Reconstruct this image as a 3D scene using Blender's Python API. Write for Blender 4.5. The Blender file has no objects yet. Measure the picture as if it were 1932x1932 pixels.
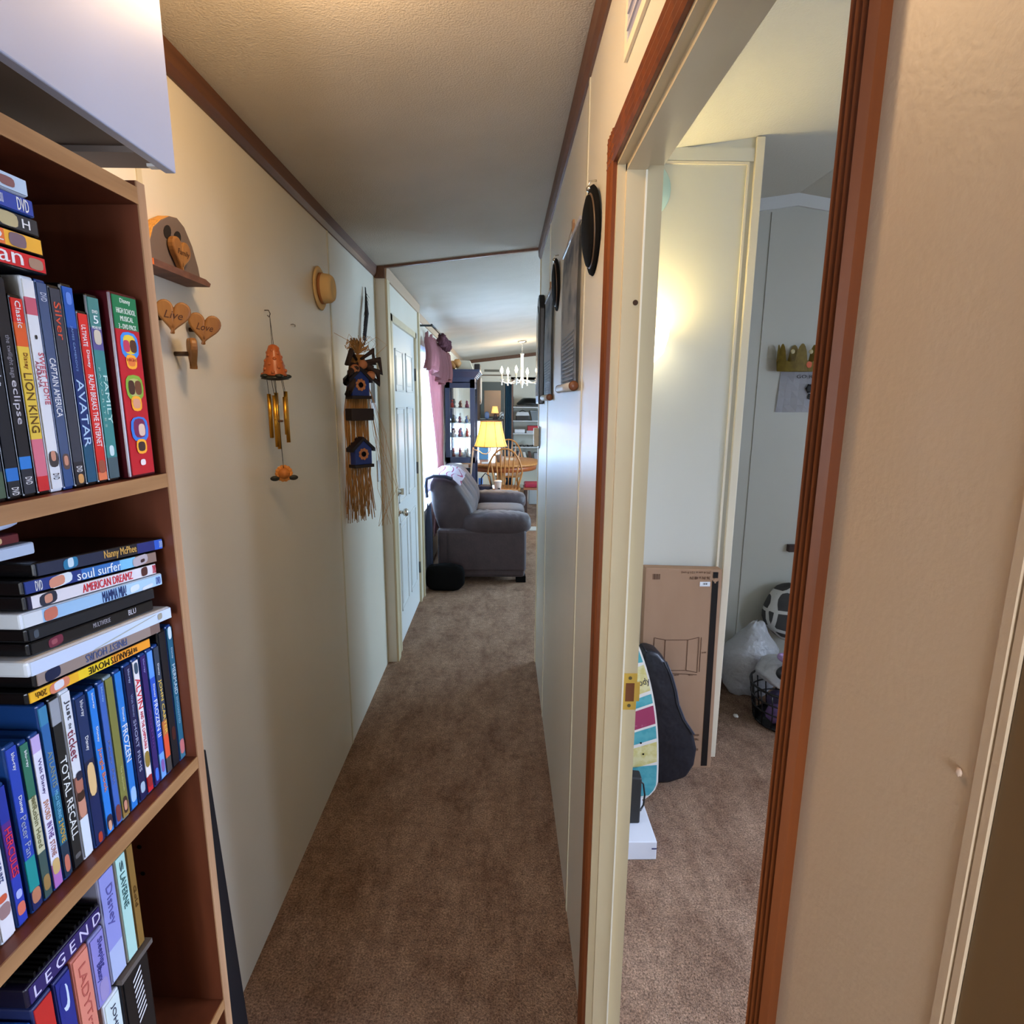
import bpy, bmesh, math, random
from mathutils import Vector, Matrix
random.seed(7)
PI = math.pi
SC = bpy.context.scene
COL = SC.collection

# ------------------------------------------------------------------ camera
TH, YAW, ROLL = .1903, .0176, .0069
fw = Vector((math.sin(YAW)*math.cos(TH), math.cos(YAW)*math.cos(TH), -math.sin(TH)))
r0 = Vector((math.cos(YAW), -math.sin(YAW), 0)); u0 = r0.cross(fw)
r1 = r0*math.cos(ROLL)+u0*math.sin(ROLL); u1 = -r0*math.sin(ROLL)+u0*math.cos(ROLL)
cd = bpy.data.cameras.new('camera'); cam = bpy.data.objects.new('camera', cd); COL.objects.link(cam)
cam.matrix_world = Matrix(((r1.x, u1.x, -fw.x, 0), (r1.y, u1.y, -fw.y, 0), (r1.z, u1.z, -fw.z, 1.6), (0, 0, 0, 1)))
cd.sensor_width = 36; cd.lens = 36*1078.2/1932; cd.clip_start = .02; cd.clip_end = 200
SC.camera = cam

# ------------------------------------------------------------------ world, lights, exposure
SC.view_settings.view_transform = 'Standard'; SC.view_settings.look = 'None'
SC.view_settings.exposure = 0.5; SC.view_settings.gamma = 1.0; SC.view_settings.use_curve_mapping = False
w = bpy.data.worlds.new('world'); SC.world = w; w.use_nodes = True
bg = w.node_tree.nodes['Background']; bg.inputs[0].default_value = (.62, .78, 1, 1); bg.inputs[1].default_value = 4.0

def area(name, loc, rot, sx, sy, power, color, spread=PI):
    l = bpy.data.lights.new(name, 'AREA'); l.shape = 'RECTANGLE'; l.size = sx; l.size_y = sy
    l.energy = power; l.color = color; l.spread = spread
    o = bpy.data.objects.new(name, l); COL.objects.link(o); o.location = loc; o.rotation_euler = rot
    return o
def point(name, loc, power, color, r=.04):
    l = bpy.data.lights.new(name, 'POINT'); l.energy = power; l.color = color; l.shadow_soft_size = r
    o = bpy.data.objects.new(name, l); COL.objects.link(o); o.location = loc
    return o
DAY = (.50, .74, 1.0); WARM = (1.0, .66, .36); BULB = (1.0, .80, .52)
area('daylight_front_window', (-.74, 5.55, 1.35), (0, -PI/2, 0), 1.2, 1.5, 150, DAY)
area('daylight_dining_window', (-.33, 10.66, .9), (-PI/2, 0, 0), .55, .75, 40, DAY)
area('living_fill_light', (3.98, 6.2, 1.4), (0, PI/2, 0), 1.3, 2.2, 170, DAY)  # unseen fill light added to brighten the living room from the right
area('daylight_bedroom_window', (3.58, 1.0, 1.4), (0, PI/2-.42, .12), 1.1, 1.2, 44, (.62, .72, 1.0), 1.5)
area('daylight_bedroom_side_window', (3.58, -.46, 1.75), (0, PI/2, -.35), .6, .36, 17, (.60, .74, 1.0))
area('daylight_hall_end_window', (-.25, -2.45, 1.5), (PI/2, 0, 0), .7, 1.0, 38, (.82, .88, 1.0))
point('hall_ceiling_bulb', (-.27, 1.0, 2.24), 8.5, WARM, .07)
point('sconce_bulb', (.550, 2.250, 1.84), 5.2, (1.0, .77, .30), .06)

# ------------------------------------------------------------------ materials
def lin(c):
    c = c/255.0
    return c/12.92 if c <= .04045 else ((c+.055)/1.055)**2.4
def C(r, g, b): return (lin(r), lin(g), lin(b), 1)
def mat(name, col, rough=.5, metal=0, spec=.5, noise=None, bump=None, emit=None, trans=0, alpha=1, coat=0, sheen=0):
    m = bpy.data.materials.new(name); m.use_nodes = True; nt = m.node_tree; N = nt.nodes; Lk = nt.links
    b = N['Principled BSDF']; b.inputs['Base Color'].default_value = col; b.inputs['Roughness'].default_value = rough
    b.inputs['Metallic'].default_value = metal; b.inputs['Specular IOR Level'].default_value = spec
    b.inputs['Transmission Weight'].default_value = trans; b.inputs['Alpha'].default_value = alpha
    b.inputs['Coat Weight'].default_value = coat; b.inputs['Sheen Weight'].default_value = sheen
    if emit: b.inputs['Emission Color'].default_value = emit[0]; b.inputs['Emission Strength'].default_value = emit[1]
    if noise or bump: tc = N.new('ShaderNodeTexCoord')
    if noise:                              # (col2, scale(3), detail, lo, hi)
        mp = N.new('ShaderNodeMapping'); mp.inputs['Scale'].default_value = noise[1]; Lk.new(tc.outputs['Object'], mp.inputs[0])
        nz = N.new('ShaderNodeTexNoise'); nz.inputs['Scale'].default_value = 1; nz.inputs['Detail'].default_value = noise[2]
        Lk.new(mp.outputs[0], nz.inputs['Vector'])
        rp = N.new('ShaderNodeValToRGB'); rp.color_ramp.elements[0].position = noise[3]; rp.color_ramp.elements[1].position = noise[4]
        rp.color_ramp.elements[0].color = col; rp.color_ramp.elements[1].color = noise[0]
        Lk.new(nz.outputs['Fac'], rp.inputs[0]); Lk.new(rp.outputs[0], b.inputs['Base Color'])
    if bump:                               # (scale, strength, dist)
        nz2 = N.new('ShaderNodeTexNoise'); nz2.inputs['Scale'].default_value = bump[0]; nz2.inputs['Detail'].default_value = 3
        Lk.new(tc.outputs['Object'], nz2.inputs['Vector'])
        bp = N.new('ShaderNodeBump'); bp.inputs['Strength'].default_value = bump[1]; bp.inputs['Distance'].default_value = bump[2]
        Lk.new(nz2.outputs['Fac'], bp.inputs['Height']); Lk.new(bp.outputs[0], b.inputs['Normal'])
    return m
_pl = {}
def plain(r, g, b, rough=.35, **k):
    key = (r, g, b, rough, tuple(sorted(k.items())))
    if key not in _pl: _pl[key] = mat('paint_%d_%d_%d' % (r, g, b), C(r, g, b), rough, **k)
    return _pl[key]

WALL = mat('vinyl_wall', C(218, 213, 198), .34, spec=.5, noise=(C(210, 204, 188), (1.3, 1.3, 1.0), 4, .35, .7), bump=(260, .10, .002))
WALLB = mat('bedroom_wall', C(206, 206, 196), .5, noise=(C(200, 199, 188), (1.3, 1.3, 1.0), 4, .35, .7))
NEARWALL = mat('near_wall', C(208, 184, 154), .45, noise=(C(200, 174, 144), (2, 2, 1.0), 4, .3, .7), bump=(220, .12, .002))
BATTEN = mat('batten', C(200, 192, 165), .4)
CEIL = mat('textured_ceiling', C(196, 188, 174), .8, spec=.2, noise=(C(186, 178, 163), (3, 3, 3), 5, .3, .7), bump=(210, .7, .003))
CEILB = mat('bedroom_ceiling', C(218, 214, 200), .8, spec=.2, bump=(120, .5, .004))
WOOD = mat('stained_trim', C(126, 66, 30), .32, spec=.35, noise=(C(82, 40, 18), (30, 30, 2.2), 5, .35, .75))
CROWN = mat('crown_mould', C(104, 66, 42), .45, noise=(C(78, 46, 28), (50, 2.0, 50), 4, .3, .7))
CROWNL = mat('living_crown', C(176, 150, 124), .45)
JAMB = mat('painted_jamb', C(204, 190, 156), .32, noise=(C(196, 180, 146), (6, 6, 2), 3, .3, .7))
WHITE = mat('white_paint', C(222, 224, 222), .4)
DOORW = mat('steel_door_white', C(214, 216, 214), .35, bump=(300, .05, .001))
OAK = mat('shelf_oak', C(172, 130, 86), .4, noise=(C(138, 98, 60), (60, 3.0, 60), 5, .3, .7))
OAKV = mat('shelf_oak_upright', C(182, 144, 108), .4, noise=(C(150, 112, 80), (60, 60, 3), 5, .3, .7))
SHELFIN = mat('shelf_brown', C(112, 58, 34), .4, noise=(C(84, 40, 22), (25, 25, 3.5), 4, .3, .7))
BLACK = mat('black_plastic', C(16, 16, 18), .35)
BLACKM = mat('black_matte', C(10, 9, 9), .85, spec=.12)
CHROME = mat('brushed_nickel', C(200, 196, 188), .25, metal=1)
BRASS = mat('brass', C(220, 182, 84), .32, metal=.35)
GOLD = mat('gold_tube', C(214, 160, 60), .3, metal=1)
GLASS = mat('pane_glass', (1, 1, 1, 1), .02, trans=1, alpha=.25)
SOFA = mat('sofa_suede', C(62, 45, 48), .6, sheen=.2, noise=(C(48, 35, 38), (14, 14, 14), 4, .3, .7), bump=(60, .25, .006))
CARD = mat('cardboard', C(166, 132, 104), .75, noise=(C(158, 124, 96), (10, 10, 3), 4, .3, .7))
STRAW = mat('straw', C(208, 176, 120), .8, bump=(400, .3, .002))
RAFFIA = mat('raffia', C(196, 146, 84), .8)
WOODL = mat('light_wood', C(158, 112, 56), .45, noise=(C(132, 88, 42), (60, 20, 8), 4, .3, .7))
WOODG = mat('lit_gold_bark', C(206, 148, 60), .6, bump=(90, .9, .01))
WOODK = mat('shaded_wood', C(108, 94, 86), .6)
BAG = mat('trash_bag', C(206, 208, 212), .35, trans=.15, bump=(14, .9, .03))
NAVY = mat('navy_paint', C(44, 56, 88), .4)
CHAIRW = mat('chair_oak', C(196, 138, 76), .35, noise=(C(168, 108, 54), (30, 30, 5), 4, .3, .7))
SHADE = mat('lamp_shade', C(236, 200, 130), .8, emit=(C(250, 196, 96), .62))
BULBM = mat('lit_bulb', (1, 1, 1, 1), .5, emit=((1, .86, .62, 1), 14))
SCONM = mat('lit_glass_bowl', (1, 1, 1, 1), .5, emit=((1, .88, .58, 1), 5))
CREAM = mat('cream', C(222, 212, 188), .5)
INK = plain(20, 20, 24, .6)

def carpet():
    m = bpy.data.materials.new('worn_carpet'); m.use_nodes = True; nt = m.node_tree; N = nt.nodes; L = nt.links
    b = N['Principled BSDF']; b.inputs['Roughness'].default_value = .95; b.inputs['Specular IOR Level'].default_value = .1
    tc = N.new('ShaderNodeTexCoord')
    def nz(scale, det, vec=None, rough=.55):
        n = N.new('ShaderNodeTexNoise'); n.inputs['Scale'].default_value = scale; n.inputs['Detail'].default_value = det; n.inputs['Roughness'].default_value = rough
        L.new(vec or tc.outputs['Object'], n.inputs['Vector']); return n.outputs['Fac']
    def ramp(f, a, bb, c0, c1):
        r = N.new('ShaderNodeValToRGB'); r.color_ramp.elements[0].position = a; r.color_ramp.elements[1].position = bb
        r.color_ramp.elements[0].color = c0; r.color_ramp.elements[1].color = c1; L.new(f, r.inputs[0]); return r.outputs[0]
    mp = N.new('ShaderNodeMapping'); mp.inputs['Scale'].default_value = (2.2, 1.0, 1); L.new(tc.outputs['Object'], mp.inputs[0])
    base = ramp(nz(3.4, 9, mp.outputs[0], .74), .34, .66, C(134, 104, 84), C(180, 150, 126))
    fine = ramp(nz(170, 4, None, .7), .36, .66, (.42, .42, .42, 1), (1.4, 1.4, 1.4, 1))
    mid = ramp(nz(30, 6, None, .75), .32, .68, (.70, .68, .68, 1), (1.22, 1.18, 1.14, 1))
    spots = ramp(nz(3.3, 6, None, .6), .62, .72, (1, 1, 1, 1), (.6, .58, .56, 1))
    def mul(x, y):
        k = N.new('ShaderNodeMixRGB'); k.blend_type = 'MULTIPLY'; k.inputs[0].default_value = 1; L.new(x, k.inputs[1]); L.new(y, k.inputs[2]); return k.outputs[0]
    L.new(mul(mul(mul(base, fine), mid), spots), b.inputs['Base Color'])
    bp = N.new('ShaderNodeBump'); bp.inputs['Strength'].default_value = 1; bp.inputs['Distance'].default_value = .008
    L.new(nz(260, 3), bp.inputs['Height']); L.new(bp.outputs[0], b.inputs['Normal'])
    return m
CARPET = carpet()

# ------------------------------------------------------------------ mesh helpers (all in world coordinates; obj() re-centres)
def NB(): return bmesh.new()
def hexa(bm, p, mi=0):
    v = [bm.verts.new(q) for q in p]
    for f in ((0, 3, 2, 1), (4, 5, 6, 7), (0, 1, 5, 4), (1, 2, 6, 5), (2, 3, 7, 6), (3, 0, 4, 7)):
        bm.faces.new([v[i] for i in f]).material_index = mi
    return v
def box(bm, x0, x1, y0, y1, z0, z1, mi=0):
    return hexa(bm, [(x0, y0, z0), (x1, y0, z0), (x1, y1, z0), (x0, y1, z0), (x0, y0, z1), (x1, y0, z1), (x1, y1, z1), (x0, y1, z1)], mi)
def bevel(bm, w=.004, seg=2):
    bmesh.ops.recalc_face_normals(bm, faces=bm.faces)
    bmesh.ops.bevel(bm, geom=[e for e in bm.edges if e.calc_face_angle(0) > .5], offset=w, segments=seg, affect='EDGES', profile=.5)
def prism(bm, pts, axis, a0, a1, mi=0):
    """polygon pts (2-D) extruded along axis ('x': pts=(y,z); 'y': pts=(x,z); 'z': pts=(x,y))"""
    def P(p, a): return {'x': (a, p[0], p[1]), 'y': (p[0], a, p[1]), 'z': (p[0], p[1], a)}[axis]
    A = [bm.verts.new(P(p, a0)) for p in pts]; B = [bm.verts.new(P(p, a1)) for p in pts]; n = len(pts)
    bm.faces.new(A).material_index = mi; bm.faces.new(B[::-1]).material_index = mi
    for i in range(n): bm.faces.new([A[i], B[i], B[(i+1) % n], A[(i+1) % n]]).material_index = mi
def tube(bm, pts, r, seg=8, mi=0, closed=False):
    pts = [Vector(p) for p in pts]; n = len(pts); rs = r if isinstance(r, (list, tuple)) else [r]*n; rings = []
    prev = None
    for i, p in enumerate(pts):
        if closed: t = pts[(i+1) % n]-pts[i-1]
        else: t = pts[min(i+1, n-1)]-pts[max(i-1, 0)]
        t.normalize()
        if prev is None: a = t.orthogonal().normalized()
        else: a = (prev-t*prev.dot(t)).normalized()
        prev = a; b = t.cross(a)
        rings.append([bm.verts.new(p+(a*math.cos(2*PI*k/seg)+b*math.sin(2*PI*k/seg))*rs[i]) for k in range(seg)])
    for i in range(n if closed else n-1):
        A, B = rings[i], rings[(i+1) % n]
        for k in range(seg):
            f = bm.faces.new([A[k], A[(k+1) % seg], B[(k+1) % seg], B[k]]); f.material_index = mi; f.smooth = True
    if not closed:
        bm.faces.new(rings[0][::-1]).material_index = mi; bm.faces.new(rings[-1]).material_index = mi
def lathe(bm, prof, c=(0, 0, 0), ax=(0, 0, 1), seg=24, mi=0, sx=1, sy=1):
    """prof: (radius, height along ax)"""
    ax = Vector(ax).normalized(); a = ax.orthogonal().normalized() if abs(ax.z) < .9 else Vector((1, 0, 0)); b = ax.cross(a); c = Vector(c); rings = []
    for r, h in prof:
        rings.append([bm.verts.new(c+ax*h+(a*math.cos(2*PI*k/seg)*sx+b*math.sin(2*PI*k/seg)*sy)*max(r, 1e-4)) for k in range(seg)])
    for i in range(len(rings)-1):
        for k in range(seg):
            f = bm.faces.new([rings[i][k], rings[i][(k+1) % seg], rings[i+1][(k+1) % seg], rings[i+1][k]]); f.material_index = mi; f.smooth = True
    bm.faces.new(rings[0][::-1]).material_index = mi; bm.faces.new(rings[-1]).material_index = mi
def blob(bm, c, s, p=2.0, nu=24, nv=14, mi=0, rot=None, wob=0, seed=0):
    """superellipsoid, p=2 round, larger = boxier"""
    c = Vector(c); e = 2.0/p; rd = random.Random(seed); ph = [rd.uniform(0, 6.28) for _ in range(6)]
    def sg(v, e): return math.copysign(abs(v)**e, v)
    rows = []
    for j in range(1, nv):
        ph_ = -PI/2+PI*j/nv; row = []
        for i in range(nu):
            t = 2*PI*i/nu
            q = Vector((sg(math.cos(ph_), e)*sg(math.cos(t), e), sg(math.cos(ph_), e)*sg(math.sin(t), e), sg(math.sin(ph_), e)))
            k = 1+wob*(math.sin(3*t+ph[0]+2*ph_)+math.sin(5*t+ph[1]-3*ph_)*.6+math.sin(7*ph_+ph[2]+2*t)*.5)
            q = Vector((q.x*s[0], q.y*s[1], q.z*s[2]))*k
            if rot: q = rot @ q
            row.append(bm.verts.new(c+q))
        rows.append(row)
    bot = Vector((0, 0, -s[2])); top = Vector((0, 0, s[2]))
    if rot: bot = rot @ bot; top = rot @ top
    vb = bm.verts.new(c+bot); vt = bm.verts.new(c+top)
    def F(l):
        f = bm.faces.new(l); f.material_index = mi; f.smooth = True
    for j in range(len(rows)-1):
        for i in range(nu): F([rows[j][i], rows[j][(i+1) % nu], rows[j+1][(i+1) % nu], rows[j+1][i]])
    for i in range(nu):
        F([vb, rows[0][(i+1) % nu], rows[0][i]]); F([vt, rows[-1][i], rows[-1][(i+1) % nu]])

WL = {}
XF = None                                   # optional turn applied to the next objects
def turn(px, py, deg, dx=0, dy=0):
    return Matrix.Translation((px+dx, py+dy, 0)) @ Matrix.Rotation(math.radians(deg), 4, 'Z') @ Matrix.Translation((-px, -py, 0))
def obj(name, bm, m, parent=None, origin=None):
    if XF is not None: bmesh.ops.transform(bm, matrix=XF, verts=bm.verts)
    bmesh.ops.recalc_face_normals(bm, faces=bm.faces)
    xs = [v.co for v in bm.verts]
    lo = Vector([min(v[i] for v in xs) for i in range(3)]); hi = Vector([max(v[i] for v in xs) for i in range(3)])
    o_ = Vector(origin) if origin is not None else Vector(((lo.x+hi.x)/2, (lo.y+hi.y)/2, lo.z))
    for v in bm.verts: v.co -= o_
    me = bpy.data.meshes.new(name); bm.to_mesh(me); bm.free()
    for k in (m if isinstance(m, (list, tuple)) else [m]): me.materials.append(k)
    o = bpy.data.objects.new(name, me); COL.objects.link(o); WL[o] = o_
    if parent: o.parent = parent; o.location = o_-WL[parent]
    else: o.location = o_
    return o
def tag(o, label, cat, group=None, kind=None):
    o['label'] = label; o['category'] = cat
    if group: o['group'] = group
    if kind: o['kind'] = kind
    return o
def thing(name, label, cat, loc, group=None):
    o = bpy.data.objects.new(name, None); COL.objects.link(o); o.location = loc; o.empty_display_size = .05; WL[o] = Vector(loc)
    return tag(o, label, cat, group)
def struct(name, bm, m, parent=None):
    o = obj(name, bm, m, parent, origin=(0, 0, 0) if not parent else None)
    if not parent: o['kind'] = 'structure'
    return o
def boxo(name, dims, m, parent=None, bev=0):
    bm = NB(); box(bm, *dims)
    if bev: bevel(bm, bev)
    return obj(name, bm, m, parent)
def sbox(name, dims, m, parent=None, bev=0):
    bm = NB(); box(bm, *dims)
    if bev: bevel(bm, bev)
    return struct(name, bm, m, parent)
def sboxes(name, L, m, parent=None):
    bm = NB()
    for d in L: box(bm, *d)
    return struct(name, bm, m, parent)
def copy_tree(o, parent=None):
    c = o.copy(); COL.objects.link(c); c.parent = parent; WL[c] = WL.get(o)
    for ch in list(o.children): copy_tree(ch, c)
    return c
def text_verts(s, thick=.0):
    cu = bpy.data.curves.new('t', 'FONT'); cu.body = s; cu.resolution_u = 2; cu.extrude = .012
    to = bpy.data.objects.new('t', cu); me = bpy.data.meshes.new_from_object(to)
    V = [v.co.copy() for v in me.vertices]; Fs = [list(p.vertices) for p in me.polygons]
    bpy.data.objects.remove(to); bpy.data.curves.remove(cu); bpy.data.meshes.remove(me)
    return V, Fs
def text(bm, s, org, xd, yd, wd, ht, mi=0, lift=.0006, shear=0):
    """text box: org = lower-left corner in text space, wd along xd, ht along yd"""
    V, Fs = text_verts(s)
    if not V: return
    x0 = min(v.x for v in V); x1 = max(v.x for v in V); y0 = min(v.y for v in V); y1 = max(v.y for v in V)
    xd = Vector(xd).normalized(); yd = Vector(yd).normalized(); nn = xd.cross(yd); org = Vector(org)
    sx = wd/(x1-x0); sy = ht/(y1-y0)
    vs = [bm.verts.new(org+xd*((v.x-x0)*sx+shear*(v.y-y0)*sy)+yd*((v.y-y0)*sy)+nn*(lift if v.z > 0 else lift*.2)) for v in V]
    for f in Fs:
        try: bm.faces.new([vs[i] for i in f]).material_index = mi
        except ValueError: pass
def texto(name, s, org, xd, yd, wd, ht, m, parent, lift=.0006, shear=0):
    bm = NB(); text(bm, s, org, xd, yd, wd, ht, 0, lift, shear); return obj(name, bm, m, parent)

# ================================================================== SETTING
zc = lambda x: 2.32+.12*(x+.707)
sbox('floor', (-.9, 4.1, -3.2, 10.75, -.06, 0), CARPET)
sbox('wall_left', (-.83, -.707, -2.6, 3.34, 0, 2.34), WALL)
# entry wall with the front door opening, boxed out from the hall wall
sboxes('wall_left_entry', [(-.83, -.652, 3.34, 3.475, 0, 2.34), (-.83, -.652, 4.47, 4.62, 0, 2.34), (-.83, -.652, 3.475, 4.47, 2.1, 2.34)], WALL)
sboxes('wall_left_living', [(-.83, -.707, 4.62, 4.86, 0, 2.34), (-.83, -.707, 6.35, 10.6, 0, 2.34), (-.83, -.707, 4.86, 6.35, 0, .62), (-.83, -.707, 4.86, 6.35, 2.02, 2.34)], WALL)
sboxes('wall_far', [(-.83, -.64, 10.6, 10.72, 0, 2.8), (-.02, .19, 10.6, 10.72, 0, 2.8), (-.64, -.02, 10.6, 10.72, 0, .5), (-.64, -.02, 10.6, 10.72, 1.26, 2.8),
                    (.19, 1.15, 10.6, 10.72, 2.0, 2.8), (1.15, 4.1, 10.6, 10.72, 0, 2.8), (.15, .19, 10.72, 11.2, 0, 2.1), (1.15, 1.19, 10.72, 11.2, 0, 2.1),
                    (.15, 1.19, 11.2, 11.24, 0, 2.1), (.15, 1.19, 10.6, 11.24, 2.0, 2.04), (.15, 1.19, 10.7, 11.24, -.05, 0)], WALL)
sboxes('wall_right', [(.211, .294, 1.165, 3.2, 0, 2.46), (.211, .294, .370, 1.165, 2.045, 2.46), (.211, .294, .215, .370, 0, 2.46)], WALL)
sboxes('wall_right_end', [(.211, .311, 3.2, 3.355, 0, 2.46)], WALL)
sboxes('wall_right_near', [(.2105, .218, .2235, .357, 0, 2.43)], NEARWALL)
sboxes('wall_bedroom_far', [(.311, 4.1, 3.2, 3.355, 0, 2.8)], WALLB)
sboxes('wall_partition', [(.311, .98, 2.37, 2.47, 0, 2.62)], WALLB)
sboxes('wall_bedroom_right', [(3.6, 3.72, -3.2, -.72, 0, 2.8), (3.6, 3.72, -.2, .4, 0, 2.8), (3.6, 3.72, 1.6, 3.2, 0, 2.8), (3.6, 3.72, -.72, -.2, 0, 1.4), (3.6, 3.72, -.72, -.2, 2.1, 2.8), (3.6, 3.72, .4, 1.6, 0, .85), (3.6, 3.72, .4, 1.6, 1.95, 2.8)], WALLB)
sboxes('wall_living_right', [(4.0, 4.1, 3.355, 5.1, 0, 2.8), (4.0, 4.1, 7.3, 10.6, 0, 2.8), (4.0, 4.1, 5.1, 7.3, 0, .75), (4.0, 4.1, 5.1, 7.3, 2.05, 2.8)], WALL)  # unseen wall; its opening is added for the living room fill light
sboxes('wall_back', [(-.83, -.6, -2.6, -2.5, 0, 2.8), (.1, 4.1, -2.6, -2.5, 0, 2.8), (-.6, .1, -2.6, -2.5, 0, .95), (-.6, .1, -2.6, -2.5, 2.0, 2.8)], WALL)
sbox('wall_bedroom_near', (.311, 3.6, -1.3, -1.2, 0, 2.8), WALLB)
# ceilings
def slab(name, x0, x1, y0, y1, f, m):
    bm = NB(); hexa(bm, [(x0, y0, f(x0)), (x1, y0, f(x1)), (x1, y1, f(x1)), (x0, y1, f(x0)), (x0, y0, f(x0)+.06), (x1, y0, f(x1)+.06), (x1, y1, f(x1)+.06), (x0, y1, f(x0)+.06)])
    return struct(name, bm, m)
slab('ceiling_hall', -.83, .311, -2.6, 3.34, zc, CEIL)
slab('ceiling_living', -.83, 1.53, 3.34, 11.3, zc, CEIL)
slab('ceiling_living_right', 1.53, 4.1, 3.34, 11.3, lambda x: zc(1.53)-.1*(x-1.53), CEIL)
fb = lambda x: 2.494+.145*(x-.311)
slab('ceiling_bedroom', .311, 1.53, -2.6, 3.2, fb, CEILB)
slab('ceiling_bedroom_right', 1.53, 3.72, -2.6, 3.2, lambda x: fb(1.53)-.15*(x-1.53), CEILB)
# trims
n_trim = [0]
def trim(bm, m):
    n_trim[0] += 1; return struct('trim_%d' % n_trim[0], bm, m)
def tbox(d, m, bev=0):
    bm = NB(); box(bm, *d)
    if bev: bevel(bm, bev)
    return trim(bm, m)
bm = NB(); prism(bm, [(-.707, 2.268), (-.700, 2.268), (-.690, 2.285), (-.686, 2.3217), (-.707, 2.3197)], 'y', -2.5, 3.34); trim(bm, CROWN)
bm = NB(); prism(bm, [(.211, 2.372), (.204, 2.372), (.196, 2.388), (.192, 2.427), (.211, 2.430)], 'y', -.6, 3.355); trim(bm, CROWN)
tbox((-.707, -.650, 3.327, 3.34, 2.262, 2.324), CROWN)                     # crown return over the jog
bm = NB(); hexa(bm, [(-.65, 3.33, zc(-.65)-.012), (.196, 3.33, zc(.196)-.012), (.196, 3.352, zc(.196)-.012), (-.65, 3.352, zc(-.65)-.012), (-.65, 3.33, zc(-.65)+.001), (.196, 3.33, zc(.196)+.001), (.196, 3.352, zc(.196)+.001), (-.65, 3.352, zc(-.65)+.001)]); trim(bm, CROWN)
bm = NB(); prism(bm, [(-.652, 2.262), (-.642, 2.262), (-.638, 2.326), (-.652, 2.324)], 'y', 3.34, 4.62); trim(bm, CROWNL)
bm = NB(); prism(bm, [(-.707, 2.262), (-.695, 2.262), (-.690, 2.320), (-.707, 2.319)], 'y', 4.62, 10.6); trim(bm, CROWNL)
bm = NB(); hexa(bm, [(-.7, 10.585, zc(-.7)-.06), (1.5, 10.585, zc(1.5)-.06), (1.5, 10.6, zc(1.5)-.06), (-.7, 10.6, zc(-.7)-.06), (-.7, 10.585, zc(-.7)), (1.5, 10.585, zc(1.5)), (1.5, 10.6, zc(1.5)), (-.7, 10.6, zc(-.7))]); trim(bm, CROWN)
for y in (1.222, 2.476): tbox((-.708, -.7045, y-.008, y+.008, 0, 2.27), BATTEN)
tbox((-.708, -.703, 3.326, 3.34, 0, 2.262), BATTEN)
for y in (1.56, 2.71): tbox((.2085, .212, y-.009, y+.009, 0, 2.373), BATTEN)
tbox((.206, .212, 3.335, 3.36, 0, 2.38), JAMB, .002)
bm = NB(); box(bm, .2097, .2115, .2127, .2165, 0, 2.43); box(bm, .2088, .2115, .2178, .2225, 0, 2.43); trim(bm, NEARWALL)                  # corner bead beside the dark door
for x0, x1 in ((.311, .95),): tbox((x0, x1, 2.362, 2.371, fb(x1)-.085, fb(x1)-.04), WALLB)
tbox((.952, .985, 2.355, 2.372, 0, 2.585), CREAM, .003)
tbox((.925, .934, 2.362, 2.371, 0, 2.50), CREAM)
tbox((.311, .925, 2.362, 2.371, 2.49, 2.50), CREAM)
for s in (1, -1):
    bm = NB(); xa, xb = (.98, 1.53) if s == 1 else (1.53, 2.6)
    za = fb(xa) if s == 1 else fb(1.53); zb = fb(1.53) if s == 1 else fb(1.53)-.15*(xb-1.53)
    hexa(bm, [(xa, 3.185, za-.06), (xb, 3.185, zb-.06), (xb, 3.2, zb-.06), (xa, 3.2, za-.06), (xa, 3.185, za), (xb, 3.185, zb), (xb, 3.2, zb), (xa, 3.2, za)]); trim(bm, WHITE)
tbox((1.40, 1.408, 3.194, 3.2, 0, 2.58), WALLB)
# right doorway: jambs, stops and stained casing
JX0, JX1 = .2105, .296
sboxes('door_1', [(JX0, JX1, 1.150, 1.166, 0, 2.045), (JX0, JX1, .370, .380, 0, 2.045), (JX0, JX1, .370, 1.166, 2.030, 2.046),
                  (.226, .262, 1.139, 1.151, 0, 2.030), (.226, .262, .380, 1.151, 2.018, 2.031)], JAMB)
d1 = bpy.data.objects['door_1']; WL[d1] = Vector((0, 0, 0))
boxo('stop_highlight', (.2605, .2640, 1.1372, 1.1395, 0, 2.018), plain(236, 232, 214, .3), d1)  # pale strip painted as the highlight along the stop edge
def casing_profile(w, t):
    return [(0, 0), (0, t*.7), (w*.10, t), (w*.22, t*.75), (w*.34, t), (w*.48, t*.72), (w*.62, t), (w*.76, t*.75), (w*.88, t), (w, t*.6), (w, 0)]
bm = NB(); prism(bm, [(.211-t, 1.156+q) for q, t in casing_profile(.058, .011)], 'z', 0, 2.095); obj('door_casing', bm, WOOD, d1)
bm = NB(); prism(bm, [(.211-t,   .3765-q) for q, t in casing_profile(.0245, .012)], 'z', 0, 2.095); obj('door_casing', bm, WOOD, d1)
bm = NB(); prism(bm, [(.211-t, 2.037+q) for q, t in casing_profile(.058, .011)], 'y', .352, 1.214); obj('head_casing', bm, WOOD, d1)
bm = NB(); box(bm, .262, .2955, 1.1478, 1.1502, .937, 1.022); box(bm, .2955, .302, 1.1478, 1.150, .957, 1.002); obj('strike_plate', bm, BRASS, d1)
boxo('latch_hole', (.271, .290, 1.1472, 1.1479, .957, 1.000), plain(110, 60, 20, .7), bpy.data.objects['strike_plate'])
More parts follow.
